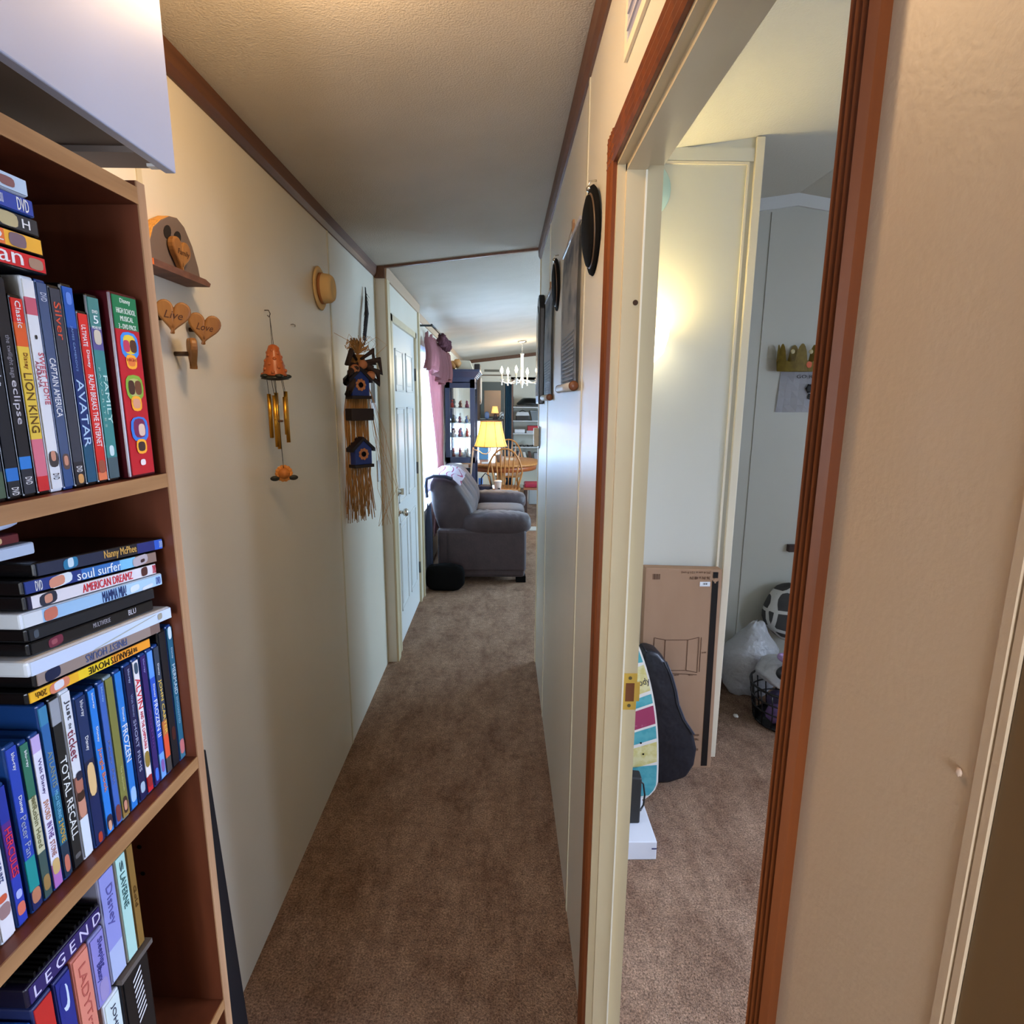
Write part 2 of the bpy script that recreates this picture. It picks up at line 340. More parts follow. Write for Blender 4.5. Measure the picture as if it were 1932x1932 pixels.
bm = NB(); lathe(bm, [(.004, 0), (.004, .0007)], (.280, 1.1478, 1.012), (0, -1, 0), 10); lathe(bm, [(.004, 0), (.004, .0007)], (.280, 1.1478, .947), (0, -1, 0), 10); obj('screw', bm, plain(90, 80, 50, .4), bpy.data.objects['strike_plate'])
bm = NB(); lathe(bm, [(.0052, 0), (.0052, .0006)], (.252, 1.1388, 1.787), (0, -1, 0), 12); obj('bolt_hole', bm, plain(60, 35, 15, .8), d1)
# near dark door at the right edge
DK = mat('brown_door', C(120, 92, 56), .55, noise=(C(106, 80, 46), (3, 3, 1), 4, .3, .7))
sbox('door_3', (.2112, .265, -.6, .2122, 0, 2.43), DK)
sboxes('wall_right_back', [(.265, .311, -2.5, .215, 0, 2.6), (.211, .311, -2.5, -.6, 0, 2.6)], WALL)
# front door in the entry wall
sboxes('door_2', [(-.700, -.664, 3.52, 4.43, .012, 2.06)], DOORW)
d2 = bpy.data.objects['door_2']
def dpanel(y0, y1, z0, z1):
    bm = NB(); x = -.664; t = .012
    for d in ((x, x+.006, y0, y0+t, z0, z1), (x, x+.006, y1-t, y1, z0, z1), (x, x+.006, y0, y1, z0, z0+t), (x, x+.006, y0, y1, z1-t, z1), (x, x+.004, y0+.04, y1-.04, z0+.04, z1-.04)): box(bm, *d)
    bevel(bm, .0015, 1); return obj('door_panel', bm, DOORW, d2)
WL[d2] = Vector((0, 0, 0))
for y0, y1 in ((3.64, 3.92), (4.03, 4.31)):
    dpanel(y0, y1, 1.66, 1.92); dpanel(y0, y1, .95, 1.56); dpanel(y0, y1, .22, .82)
bm = NB(); lathe(bm, [(.03, 0), (.03, .006), (.012, .012), (.011, .03), (.022, .038), (.027, .052), (.020, .064), (.0, .066)], (-.664, 3.585, .905), (1, 0, 0), 20); obj('door_knob', bm, CHROME, d2)
bm = NB(); lathe(bm, [(.030, 0), (.030, .008), (.018, .012), (.016, .026), (.0, .027)], (-.664, 3.580, 1.04), (1, 0, 0), 20); box(bm, -.640, -.622, 3.576, 3.584, 1.02, 1.06); obj('deadbolt', bm, CHROME, d2)
bm = NB(); box(bm, -.70, -.648, 3.476, 3.52, 0, 2.10); box(bm, -.70, -.648, 4.43, 4.47, 0, 2.10); box(bm, -.70, -.648, 3.476, 4.47, 2.06, 2.10); obj('door_frame', bm, JAMB, d2)
bm = NB(); box(bm, -.652, -.640, 3.345, 3.42, 0, 2.262); box(bm, -.652, -.640, 4.56, 4.62, 0, 2.262); obj('door_casing', bm, JAMB, d2)
for z in (.25, 1.05, 1.75): boxo('hinge', (-.664, -.650, 4.42, 4.445, z, z+.09), plain(80, 76, 70, .4), d2)

# windows
def window(n, frame_boxes, pane):
    o = sboxes('window_%d' % n, frame_boxes, WHITE); WL[o] = Vector((0, 0, 0)); boxo('pane', pane, GLASS, o); return o
window(1, [(-.80, -.75, 4.86, 4.90, .62, 2.02), (-.80, -.75, 6.31, 6.35, .62, 2.02), (-.80, -.75, 4.86, 6.35, .62, .66), (-.80, -.75, 4.86, 6.35, 1.98, 2.02), (-.80, -.76, 4.9, 6.31, 1.30, 1.33)], (-.79, -.785, 4.90, 6.31, .66, 1.98))
window(2, [(-.64, -.60, 10.66, 10.71, .5, 1.26), (-.06, -.02, 10.66, 10.71, .5, 1.26), (-.66, 0, 10.55, 10.71, .46, .5), (-.64, -.02, 10.66, 10.71, 1.22, 1.26), (-.345, -.325, 10.66, 10.7, .5, 1.22)], (-.6, -.06, 10.69, 10.695, .5, 1.22))
window(3, [(4.04, 4.08, 5.1, 5.15, .75, 2.05), (4.04, 4.08, 7.25, 7.3, .75, 2.05), (4.04, 4.08, 5.1, 7.3, .75, .8), (4.04, 4.08, 5.1, 7.3, 2.0, 2.05)], (4.06, 4.065, 5.15, 7.25, .8, 2.0))  # unseen window added to frame the living room fill light
window(4, [(3.65, 3.69, .4, .45, .85, 1.95), (3.65, 3.69, 1.55, 1.6, .85, 1.95), (3.65, 3.69, .4, 1.6, .85, .9), (3.65, 3.69, .4, 1.6, 1.9, 1.95)], (3.67, 3.675, .45, 1.55, .9, 1.9))
window(6, [(3.65, 3.69, -.72, -.68, 1.4, 2.1), (3.65, 3.69, -.24, -.2, 1.4, 2.1), (3.65, 3.69, -.72, -.2, 1.4, 1.44), (3.65, 3.69, -.72, -.2, 2.06, 2.1)], (3.67, 3.675, -.68, -.24, 1.44, 2.06))
window(5, [(-.6, -.56, -2.58, -2.54, .95, 2.0), (.06, .1, -2.58, -2.54, .95, 2.0), (-.6, .1, -2.58, -2.54, .95, .99), (-.6, .1, -2.58, -2.54, 1.96, 2.0)], (-.56, .06, -2.565, -2.56, .99, 1.96))

# ================================================================== BOOKCASE
AB = math.radians(2.5)
BO = Vector((-.379, .65, 0)); BA = Vector((-math.sin(AB), -math.cos(AB), 0)); BN = Vector((math.cos(AB), -math.sin(AB), 0))
SKEW = 0.0
def bp(L, d, z): return BO+BA*L-BN*d+Vector((0, 0, z+SKEW*(L-.11)))          # L towards the camera, d into the shelf
def bbox(bm, L0, L1, d0, d1, z0, z1, mi=0):
    return hexa(bm, [bp(L0, d0, z0), bp(L1, d0, z0), bp(L1, d1, z0), bp(L0, d1, z0), bp(L0, d0, z1), bp(L1, d0, z1), bp(L1, d1, z1), bp(L0, d1, z1)], mi)
LB, DB = .74, .275
bk = thing('bookcase', 'tall wooden bookcase with dark brown inside and pale oak front edges along left wall', 'bookcase', bp(LB/2, DB/2, 0))
def bpart(name, L0, L1, d0, d1, z0, z1, edge):
    bm = NB(); bbox(bm, L0, L1, d0+.0015, d1, z0, z1); o = obj(name, bm, SHELFIN, bk)
    bm = NB(); bbox(bm, L0, L1, d0, d0+.0015, z0, z1); e = obj('edge_band', bm, edge, o); e['label'] = 'pale oak edge band'
    return o
bpart('side_panel', -.013, 0, 0, DB, 0, 1.822, OAKV); bpart('side_panel', LB-.013, LB, 0, DB, 0, 1.822, OAKV)
bpart('top_board', 0, LB-.013, 0, DB, 1.799, 1.8155, OAK)
for z in (1.518, 1.162, .792, .42): bpart('shelf', 0, LB-.013, .001, DB-.006, z-.0155, z, OAK)
bpart('shelf', 0, LB-.013, .012, DB-.006, .06, .0755, OAK)
bm = NB(); bbox(bm, 0, LB-.013, DB-.006, DB, .04, 1.80); obj('back_panel', bm, SHELFIN, bk)
for z, d in ((1.345+.14, .16), (1.03, .09), (.99, .09)):
    bm = NB(); lathe(bm, [(.003, 0), (.003, .0006)], bp(.0005, d, z), BA, 8); obj('peg_hole', bm, BLACKM, bk)

SH = {'b': plain(24, 60, 120, .25), 'k': plain(14, 14, 16, .25), 'w': plain(205, 212, 220, .3), 'g': plain(120, 140, 150, .3)}
DZ = Vector((0, 0, 1))
def case(label, L0, L1, z0, z1, shell, cols, txt=None, d=.012, depth=.135, group=None, name='dvd_case', cat='dvd case', tilt=0, marks=()):
    """upright case; cols: [(fraction from bottom, fraction to top, colour)]; txt: [(string, f0, f1, colour, width fraction, offset)] read top to bottom"""
    La, Lb = min(L0, L1)+.0004, max(L0, L1)-.0004; c = bp((La+Lb)/2, d+depth/2, z0)
    t = thing(name, label, cat, c, group)
    bm = NB(); bbox(bm, La, Lb, d+.001, d+depth, z0, z1); bevel(bm, .0018, 2); obj('shell', bm, SH[shell] if shell in SH else shell, t)
    H = z1-z0; m = (Lb-La)*.08; mats = []; bm = NB()
    for f0, f1, col in cols:
        if col not in mats: mats.append(col)
        bbox(bm, La+m, Lb-m, d, d+.0012, z0+.003+f0*(H-.006), z0+.003+f1*(H-.006), mats.index(col))
    sp = obj('spine_insert', bm, [plain(*q) for q in mats], t)
    W = Lb-La
    for k in (txt or []):
        s, f0, f1, col, wf, off = k
        texto('spine_lettering', s, bp(La+W*(.5+wf/2+off), d-.0002, z0+H*f1), -DZ, -BA, H*(f1-f0), W*wf, plain(*col), sp, .0004)
    if marks:
        for qi, (fl0, fl1, f0, f1, col) in enumerate(marks):
            bm = NB()
            c_ = bp(La+W*(fl0+fl1)/2, d-.0001, z0+H*(f0+f1)/2)
            ring = []
            for q in range(12):
                a_ = 2*PI*q/12
                ring.append(c_+BA*(math.copysign(abs(math.cos(a_))**.7, math.cos(a_))*W*(fl1-fl0)/2)+DZ*(math.copysign(abs(math.sin(a_))**.7, math.sin(a_))*H*(f1-f0)/2)+BN*(.0002+.00005*qi))
            bm.faces.new([bm.verts.new(v) for v in ring]); obj('printed_picture', bm, plain(*col), sp)
    return t
def flat(label, L0, L1, z0, z1, shell, cols, txt=None, d=.012, depth=.135, marks=(), name='dvd_case', cat='dvd case', group=None, bev=.0018, skew=0):
    """case lying down; cols and texts run from near end (0) to far end (1); L0 = near, L1 = far"""
    La, Lb = min(L0, L1), max(L0, L1); c = bp((La+Lb)/2, d+depth/2, z0); t = thing(name, label, cat, c, group)
    z0 += .0003; z1 -= .0003
    bm = NB(); bbox(bm, La, Lb, d+.001, d+depth, z0, z1); bevel(bm, bev, 2); obj('shell', bm, SH[shell] if shell in SH else shell, t)
    LL = Lb-La; mats = []; bm = NB(); m = (z1-z0)*.08
    for f0, f1, col in cols:
        if col not in mats: mats.append(col)
        bbox(bm, Lb-.003-f1*(LL-.006), Lb-.003-f0*(LL-.006), d, d+.0012, z0+m, z1-m, mats.index(col))
    if not cols: return t
    sp = obj('spine_insert', bm, [plain(*q) for q in mats], t)
    for k in (txt or []):
        s, f0, f1, col, hf, off = k[:6]; up = len(k) > 6
        h = (z1-z0)*hf; zz = (z0+z1)/2+(z1-z0)*off
        if up: texto('spine_lettering', s, bp(Lb-LL*f1, d-.0002, zz+h/2), BA+DZ*SKEW, -DZ, LL*(f1-f0), h, plain(*col), sp, .0004)
        else: texto('spine_lettering', s, bp(Lb-LL*f0, d-.0002, zz-h/2), -BA-DZ*SKEW, DZ, LL*(f1-f0), h, plain(*col), sp, .0004)
    if marks:
        for qi, (f0, f1, h0, h1, col) in enumerate(marks):
            bm = NB()
            c_ = bp(Lb-LL*(f0+f1)/2, d-.0001, z0+(z1-z0)*(h0+h1)/2); ring = []
            for q in range(12):
                a_ = 2*PI*q/12
                ring.append(c_+BA*(math.copysign(abs(math.cos(a_))**.6, math.cos(a_))*LL*(f1-f0)/2)+DZ*(math.copysign(abs(math.sin(a_))**.6, math.sin(a_))*(z1-z0)*(h1-h0)/2)+BN*(.0002+.00005*qi))
            bm.faces.new([bm.verts.new(v) for v in ring]); obj('printed_picture', bm, plain(*col), sp)
    return t
W_ = (225, 228, 232); SK = (196, 140, 116); HR = (60, 38, 28)
G1 = 'upright cases on the upper shelf'; Z1 = 1.5185
case('dark blue-grey dvd case, nearest upright on the upper shelf, under the flat stack', .1885, .2025, Z1, Z1+.182, 'k', [(0, .12, (70, 90, 70)), (.12, 1, (34, 42, 54))], [('T W I L', .35, .6, (120, 130, 140), .4, 0)], group=G1, marks=[(.2, .8, .86, .98, (120, 126, 140))])
case('glossy black dvd case with small blue square at its foot, second from the near end', .1745, .1880, Z1, Z1+.182, 'k', [(0, .07, (30, 34, 40)), (.07, .13, (40, 110, 190)), (.13, 1, (18, 22, 32))], [('twilight', .5, .68, (190, 196, 210), .5, 0), ('DVD', .02, .055, W_, .5, 0)], group=G1, marks=[(.2, .8, .8, .95, (90, 92, 110))])
case('black dvd case with grey script lettering and blue square low on spine', .1605, .1740, Z1, Z1+.178, 'k', [(0, .12, (38, 42, 52)), (.12, .18, (44, 120, 200)), (.18, 1, (24, 24, 30))], [('the twilight saga', .55, .74, (130, 130, 140), .4, 0), ('eclipse', .34, .54, (190, 190, 200), .6, 0), ('DVD', .06, .095, W_, .5, 0)], group=G1)
case('slim case with red, yellow and pink spine, shorter than its neighbours on the upper shelf', .1460, .1595, Z1, Z1+.165, 'k', [(0, .08, (196, 40, 44)), (.08, .28, (206, 110, 130)), (.28, .76, (222, 190, 70)), (.76, .88, (214, 90, 40)), (.88, 1, (206, 44, 36))], [('LION KING', .32, .62, (90, 60, 20), .62, 0), ('Disney', .64, .72, (120, 60, 20), .4, 0), ('Classic', .84, .97, W_, .4, 0)], group=G1)
case('white dvd case with pink band at top and two small portraits low on spine', .1318, .1455, Z1, Z1+.182, 'w', [(0, .84, (214, 220, 226)), (.84, .92, (190, 90, 110)), (.92, 1, (222, 224, 226))], [('SWEET HOME', .42, .66, (186, 80, 96), .42, -.18), ('ALABAMA', .5, .62, (150, 60, 80), .3, .22), ('DVD', .06, .09, (30, 30, 40), .5, 0)], group=G1, marks=[(.1, .9, .12, .2, (60, 56, 58)), (.3, .7, .15, .2, SK), (.4, .6, .72, .74, (40, 40, 40))])
case('slate blue dvd case with pale capital lettering beside the white one', .1190, .1314, Z1, Z1+.182, 'b', [(0, .14, (50, 80, 130)), (.14, 1, (66, 84, 120))], [('CAPTAIN AMERICA', .36, .64, W_, .55, 0), ('DVD', .9, .94, (200, 206, 220), .5, 0)], group=G1, marks=[(.15, .85, .1, .18, (90, 70, 66)), (.3, .7, .12, .17, SK)])
case('grey-black dvd case with orange slanted script near the top', .1045, .1184, Z1, Z1+.180, 'k', [(0, .12, (36, 36, 44)), (.12, 1, (56, 60, 72))], [('Silver', .74, .92, (206, 84, 60), .55, 0), ('DVD', .08, .11, W_, .5, 0)], group=G1, marks=[(.2, .7, .02, .07, (200, 150, 90))])
case('deep blue dvd case with wide pale capitals running down', .0897, .1040, Z1, Z1+.184, 'k', [(0, .2, (30, 80, 110)), (.2, .8, (22, 46, 104)), (.8, 1, (32, 84, 170))], [('AVATAR', .2, .54, (170, 200, 230), .62, 0), ("JAMES CAMERON'S", .58, .8, (110, 140, 190), .22, .1)], group=G1, marks=[(.25, .75, .9, .96, (90, 130, 210))])
case('short red case between the deep blue and the teal one', .0755, .0892, Z1, Z1+.163, 'k', [(0, .05, (220, 120, 80)), (.05, 1, (206, 42, 38))], [('RALPH BREAKS THE INTERNET', .22, .64, W_, .5, 0), ('Disney', .68, .78, W_, .35, 0), ('ULTIMATE', .8, .92, W_, .4, .1)], group=G1, marks=[(.15, .85, .06, .14, (150, 80, 60))])
case('teal boxed set with large number five near its top', .0580, .0750, Z1, Z1+.180, 'k', [(0, .12, (70, 90, 96)), (.12, .72, (58, 130, 128)), (.72, .84, (90, 84, 140)), (.84, 1, (70, 128, 124))], [('FAMILY', .32, .58, (190, 222, 216), .34, -.2), ('F A V O R I T E S', .3, .62, (150, 190, 186), .16, .22)], group=G1, marks=[(.3, .7, .14, .2, (200, 220, 220)), (.2, .8, .74, .82, (200, 190, 170))])
hs = case('thick red boxed set with green top, three round pictures, at far end of upper shelf', .0095, .0515, Z1, Z1+.187, plain(70, 14, 22, .3), [(0, .82, (186, 28, 42)), (.82, 1, (24, 116, 72))], None, d=.006, depth=.14, group=G1, name='boxed_set', cat='boxed set',
     marks=[(.17, .83, .655, .80, (60, 140, 220)), (.27, .73, .68, .785, (226, 196, 60)), (.24, .5, .69, .76, (84, 50, 36)), (.5, .74, .69, .755, (190, 60, 90)), (.3, .7, .60, .68, (244, 170, 50)), (.36, .64, .615, .665, (226, 120, 60)),
            (.17, .83, .43, .57, (130, 170, 60)), (.27, .73, .45, .55, (180, 180, 110)), (.24, .5, .46, .54, (110, 66, 44)), (.5, .74, .46, .54, (70, 44, 36)), (.3, .7, .37, .455, (244, 170, 50)), (.36, .64, .385, .44, (210, 150, 120)),
            (.17, .83, .20, .34, (50, 120, 210)), (.27, .73, .22, .33, (120, 40, 80)), (.3, .55, .23, .3, (220, 190, 170)), (.3, .7, .13, .215, (244, 170, 50)), (.36, .64, .145, .2, (60, 40, 40)), (.42, .62, .065, .1, (230, 220, 220))])
sp = [c for c in hs.children if c.name.startswith('spine_insert')][0]
for s, z, wd, ht in (('HIGH SCHOOL', 1.6855, .028, .0052), ('MUSICAL', 1.6780, .019, .005), ('3 - DVD PACK', 1.6705, .026, .0048), ('Disney', 1.6945, .015, .0058)):
    texto('spine_lettering', s, bp(.0305+wd/2, .0058, z), -BA, DZ, wd, ht, plain(226, 236, 226), sp, .0004)
for s, z in (('HIGH', 1.6385), ('MUSICAL', 1.5960), ('HIGH', 1.5505)):
    texto('spine_lettering', s, bp(.0305+.0065, .0056, z), -BA, DZ, .013, .003, plain(150, 40, 30), sp, .0004)
for s, z, f in (('5', 1.6715, .0075), ('DVD', 1.6810, .003), ('MOVIE SET', 1.6665, .0026)):
    q = [o for o in bpy.data.objects if o.get('label', '').startswith('teal boxed set')][0]
    q = [c for c in q.children if c.name.startswith('spine_insert')][0]
    wd = {'5': .006, 'DVD': .007, 'MOVIE SET': .0115}[s]
    texto('spine_lettering', s, bp(.0665+wd/2, .0117, z), -BA, DZ, wd, f, plain(230, 236, 236), q, .0004)
# five flat on top
G2 = 'cases lying flat on the upper row'; zt = Z1+.1845
for i, (lab, far, sh, cols, tx, mk) in enumerate([
    ('red case with white lettering, lowest of the flat stack on the upper row', .1250, 'k', [(0, 1, (206, 38, 44))], [('man', .62, .86, W_, .62, 0)], [(.89, .97, .15, .8, (160, 130, 110))]),
    ('orange and yellow case in the flat stack just above the red one', .1262, 'k', [(0, .8, (222, 112, 60)), (.8, 1, (236, 176, 60))], [('2', .74, .78, W_, .5, 0)], [(.81, .9, .1, .9, (120, 100, 110))]),
    ('dark grey case in the middle of the upper flat stack', .1278, 'k', [(0, 1, (48, 52, 58))], [('H', .9, .94, W_, .5, 0)], [(.78, .88, .1, .9, (180, 170, 130))]),
    ('royal blue case with two white marks, second from top of the upper flat stack', .1300, 'b', [(0, 1, (48, 72, 160))], [('DVD', .9, .96, W_, .7, 0), ('menu', .8, .83, (200, 206, 230), .5, 0)], []),
    ('pale blue-white case topping the upper flat stack', .1330, 'w', [(0, 1, (180, 204, 226))], [], [(.84, .92, .2, .75, (130, 90, 90))])]):
    z0 = zt+i*.0145
    flat(lab, far+.18, far, z0, z0+.0143, sh, cols, tx, marks=mk, group=G2, d=.004, bev=.003 if i == 4 else .0018)

# middle shelf, upright row
G3 = 'upright cases on the middle shelf'; Z2 = 1.1625; ZT = Z2+.163; ZD = Z2+.176
BR = 'b'
def br(label, L0, L1, cols, txt=None, marks=(), top=ZT, shell='b', d=.014): return case(label, L0, L1, Z2, top, shell, cols, txt, group=G3, marks=marks, d=d)
br('slim teal-blue case against the bookcase side, far end of the middle row', .0012, .0128, [(0, .14, (60, 110, 130)), (.14, 1, (36, 96, 122))], [('MERMAID', .5, .72, (190, 206, 214), .5, 0), ('Disney', .76, .84, (180, 200, 214), .3, 0), ('ENCHANTED', .28, .48, (130, 170, 190), .3, 0)], [(.1, .9, .05, .16, (190, 110, 110)), (.2, .8, .9, .99, (200, 220, 230))], ZD)
br('plain black case second from the bookcase side on the middle row', .0135, .0278, [(0, 1, (20, 22, 28))], [], [(.2, .7, .2, .3, (70, 30, 26))], ZD, 'k')
br('dark case with yellow capitals and orange foot on the middle row', .0284, .0388, [(0, .12, (70, 66, 64)), (.12, .3, (220, 84, 50)), (.3, .42, (190, 110, 60)), (.42, 1, (50, 62, 80))], [('JOHN CARTER', .32, .74, (232, 196, 90), .6, 0), ('Disney', .77, .86, W_, .3, 0)])
br('bright blue case with white lettering and violet foot', .0396, .0500, [(0, .2, (110, 160, 220)), (.2, .8, (40, 84, 190)), (.8, 1, (90, 150, 230))], [('FROZEN II', .34, .62, W_, .6, 0), ('Disney', .64, .74, W_, .35, 0)], [(.2, .8, .06, .16, (130, 90, 160))])
br('deep purple case with tiny blue figure at the foot', .0510, .0614, [(0, 1, (46, 30, 96))], [('blu-ray', .86, .96, (150, 150, 210), .3, 0), ('Aladdin', .3, .6, (90, 50, 120), .4, 0)], [(.2, .8, .04, .14, (60, 110, 210))])
br('white case with red capitals running down the middle row', .0634, .0736, [(0, .12, (196, 36, 44)), (.12, 1, (226, 222, 224))], [('ALVIN', .64, .86, (206, 30, 50), .75, 0), ('AND THE CHIPMUNKS', .34, .62, (196, 60, 80), .45, 0)], [(.1, .9, .2, .32, (140, 116, 50)), (.1, .9, .05, .14, (150, 40, 40)), (.2, .8, .89, .97, (60, 80, 100))])
br('navy case with spaced thin capitals on the middle row', .0744, .0870, [(0, 1, (26, 28, 72))], [('SHORT FILMS', .22, .6, (150, 156, 186), .35, 0), ('Walt Disney', .62, .78, (130, 140, 180), .3, 0), ('blu-ray', .86, .96, (170, 180, 210), .3, 0)], [(.2, .8, .06, .14, (160, 180, 200))])
br('sky blue case with bold white lettering on the middle row', .0900, .1010, [(0, 1, (36, 118, 200))], [('FROZEN', .36, .62, W_, .72, 0), ('Disney', .64, .74, W_, .35, 0)], [(.1, .9, .06, .17, (150, 190, 230))])
br('olive green case with a small portrait at its foot', .1024, .1144, [(0, .1, (150, 120, 60)), (.1, 1, (122, 122, 62))], [('The Labyrinth', .2, .38, (180, 180, 120), .3, 0)], [(.2, .8, .04, .16, (60, 44, 36)), (.3, .7, .06, .13, SK)], ZT, 'g')
br('medium blue case with faint script, beside the olive one', .1148, .1240, [(0, 1, (60, 100, 180))], [('Peter Pan', .3, .6, (110, 120, 160), .35, 0), ('blu-ray', .86, .96, (150, 190, 230), .3, 0)], [(.1, .9, .03, .15, (120, 60, 60))])
br('blue case with orange script and a dark-haired figure at the foot', .1266, .1370, [(0, 1, (38, 124, 214))], [('Jungle Book', .3, .6, (230, 130, 80), .55, 0), ('Disney', .64, .74, W_, .35, 0), ('blu-ray', .86, .96, W_, .3, 0)], [(.1, .9, .04, .14, (50, 40, 60)), (.3, .75, .03, .1, (210, 160, 130))])
br('navy case with cream banner lettering near its middle', .1386, .1530, [(0, .33, (18, 36, 84)), (.33, .58, (30, 36, 66)), (.58, 1, (28, 48, 92))], [('Disney', .64, .73, W_, .35, 0), ('blu-ray', .86, .96, W_, .35, 0)], [(.15, .85, .34, .56, (220, 186, 130)), (.3, .7, .02, .09, (170, 60, 40))])
br('white case with thin dark lettering and two smiling portraits', .1552, .1672, [(0, .24, (210, 222, 236)), (.24, .5, (120, 90, 84)), (.5, 1, (214, 220, 226))], [('Just', .83, .94, (60, 60, 70), .55, 0), ('the', .78, .81, (90, 90, 100), .3, 0), ('ticket', .6, .77, (130, 50, 70), .75, 0)], [(.1, .9, .25, .38, SK), (.1, .9, .35, .41, HR), (.1, .9, .4, .5, (170, 110, 90)), (.05, .7, .47, .52, (40, 40, 60))], ZD, 'w')
br('black case with tall white capitals and silver-grey top', .1680, .1800, [(0, .86, (30, 32, 32)), (.86, 1, (150, 156, 164))], [('TOTAL RECALL', .18, .66, (220, 226, 226), .62, 0)], [(.2, .8, .06, .09, (90, 90, 90))], ZD, 'k')
br('blue-green case with gold word near the middle', .1812, .1914, [(0, .2, (30, 50, 70)), (.2, .5, (30, 100, 130)), (.5, .9, (44, 100, 160)), (.9, 1, (60, 130, 170))], [('ATLANTIS', .54, .74, (140, 150, 130), .5, 0), ('MILO RETURNS', .36, .52, (120, 190, 220), .35, 0), ('2 MOVIE', .22, .35, (210, 170, 60), .5, 0)], [(.2, .8, .04, .14, (190, 110, 90))], ZD)
br('white and violet case with stacked small words', .1924, .2030, [(0, .16, (170, 110, 180)), (.16, .9, (220, 220, 236)), (.9, 1, (190, 170, 220))], [('Walt Disney', .62, .84, (90, 80, 130), .4, 0), ('SWORD', .46, .58, (190, 130, 90), .5, 0), ('IN THE', .34, .44, (100, 60, 140), .5, 0), ('STONE', .22, .32, (170, 120, 110), .5, 0)], [(.1, .9, .1, .2, (200, 170, 110))], ZT-.008)
br('green case with cream label in its middle', .2042, .2136, [(0, .3, (60, 84, 80)), (.3, .66, (196, 196, 160)), (.66, 1, (48, 110, 88))], [('DISNEY', .6, .66, (120, 120, 80), .4, 0), ('Robin Hood', .34, .6, (120, 120, 84), .5, 0), ('blu-ray', .84, .94, W_, .35, 0)], [(.1, .9, .06, .16, (150, 120, 70))], ZT-.008)
br('royal blue case with green glow low on its spine', .2146, .2262, [(0, .12, (30, 40, 90)), (.12, .32, (20, 140, 140)), (.32, 1, (36, 66, 170))], [('Peter Pan', .34, .58, (150, 160, 190), .5, 0), ('Disney', .6, .7, W_, .35, 0), ('blu-ray', .85, .95, W_, .35, 0)], [(.1, .9, .05, .14, (180, 120, 90))], ZT-.004)
br('blue case with red faded lettering near the left end', .2300, .2400, [(0, .35, (40, 60, 170)), (.35, .75, (80, 40, 130)), (.75, 1, (30, 50, 150))], [('HERCULES', .36, .7, (220, 50, 70), .6, 0)], [(.1, .9, .08, .17, (210, 110, 90)), (.2, .8, .2, .26, (170, 180, 230))], ZT-.03)
br('white case with small blue words, nearest upright on the middle shelf', .2418, .2556, [(0, 1, (220, 220, 226))], [('THE THREE', .4, .58, (60, 70, 120), .5, 0)], [(.1, .9, .16, .26, (150, 120, 120)), (.2, .8, .27, .32, (200, 90, 60))], ZT-.03, 'w')
br('dark case half seen at the left picture edge, middle shelf', .2566, .2690, [(0, 1, (40, 50, 90))], [], [], ZT-.03, 'k')

# flat stack on the middle row, slightly tilted
G4 = 'cases lying flat on the middle row'; SKEW = .11; z = 1.3345
def fl(label, near, far, h, shell, cols, txt=None, marks=(), d=.012, **k):
    global z
    o = flat(label, near, far, z, z+h, shell, cols, txt, marks=marks, d=d, group=G4, **k); z += h; return o
fl('yellow case with upside-down black capitals, lowest of the middle flat stack', .2010, .0420, .0118, 'k', [(0, .34, (238, 180, 40)), (.34, .62, (240, 204, 40)), (.62, 1, (240, 156, 44))], [('PEANUTS', .605, .80, (20, 18, 14), .62, 0, 1), ('MOVIE', .42, .59, (20, 18, 14), .62, 0, 1), ('THE', .81, .85, (20, 18, 14), .4, 0, 1), ('20th', .05, .12, (90, 60, 10), .5, 0, 1)], [(.14, .28, .05, .95, (214, 130, 100)), (.17, .24, .2, .9, (220, 220, 226))])
fl('grey-brown case with upside-down blue-grey capitals in the middle flat stack', .1913, .0225, .0143, 'k', [(0, .9, (150, 132, 122)), (.9, 1, (120, 98, 90))], [('FINEST HOURS', .33, .66, (70, 90, 140), .55, 0, 1)], [(.06, .16, .1, .9, (24, 34, 66))])
fl('thick white ribbed case jutting out of the middle flat stack', .2040, .0120, .015, 'w', [(0, 1, (196, 212, 236))], [], [(.36, .86, .42, .5, (170, 176, 160)), (.86, .9, .3, .8, (160, 156, 140))], d=.004, bev=.003)
fl('black case with small white capitals in the middle flat stack', .1923, .0300, .0122, 'k', [(0, 1, (12, 12, 14))], [('MULTIVERSE', .44, .58, (150, 150, 160), .4, .1), ('BLU', .74, .81, (190, 190, 200), .5, .1)], [(.12, .22, .1, .9, (110, 40, 60)), (.14, .18, .3, .7, (150, 80, 90))])
fl('plain dark case between the white-lettered black one and the sky-printed one', .1920, .0260, .0126, 'k', [(0, 1, (24, 28, 34))], [], [(.04, .07, .2, .8, (70, 80, 90))])
fl('pale sky-printed case with tall dark blue capitals', .1950, .0100, .0145, 'w', [(0, .1, (206, 214, 220)), (.1, .65, (150, 190, 224)), (.65, 1, (170, 206, 232))], [('MAMMA MIA!', .49, .67, (40, 56, 110), .8, 0), ('DVD', .93, .97, (80, 100, 170), .6, 0)], [(.12, .2, .1, .9, (190, 110, 90)), (.7, .78, .2, .7, (214, 226, 234)), (.8, .9, .1, .4, (210, 220, 230))])
fl('white case with bold red capitals in the middle flat stack', .1886, .0180, .0138, 'k', [(0, .02, (30, 30, 60)), (.02, 1, (218, 216, 222))], [('AMERICAN DREAMZ', .36, .76, (206, 24, 44), .62, 0), ('DVD', .95, .98, (200, 40, 60), .7, 0)], [(.08, .19, .08, .92, (40, 44, 60)), (.11, .16, .2, .8, SK), (.84, .9, .15, .9, (80, 44, 40))])
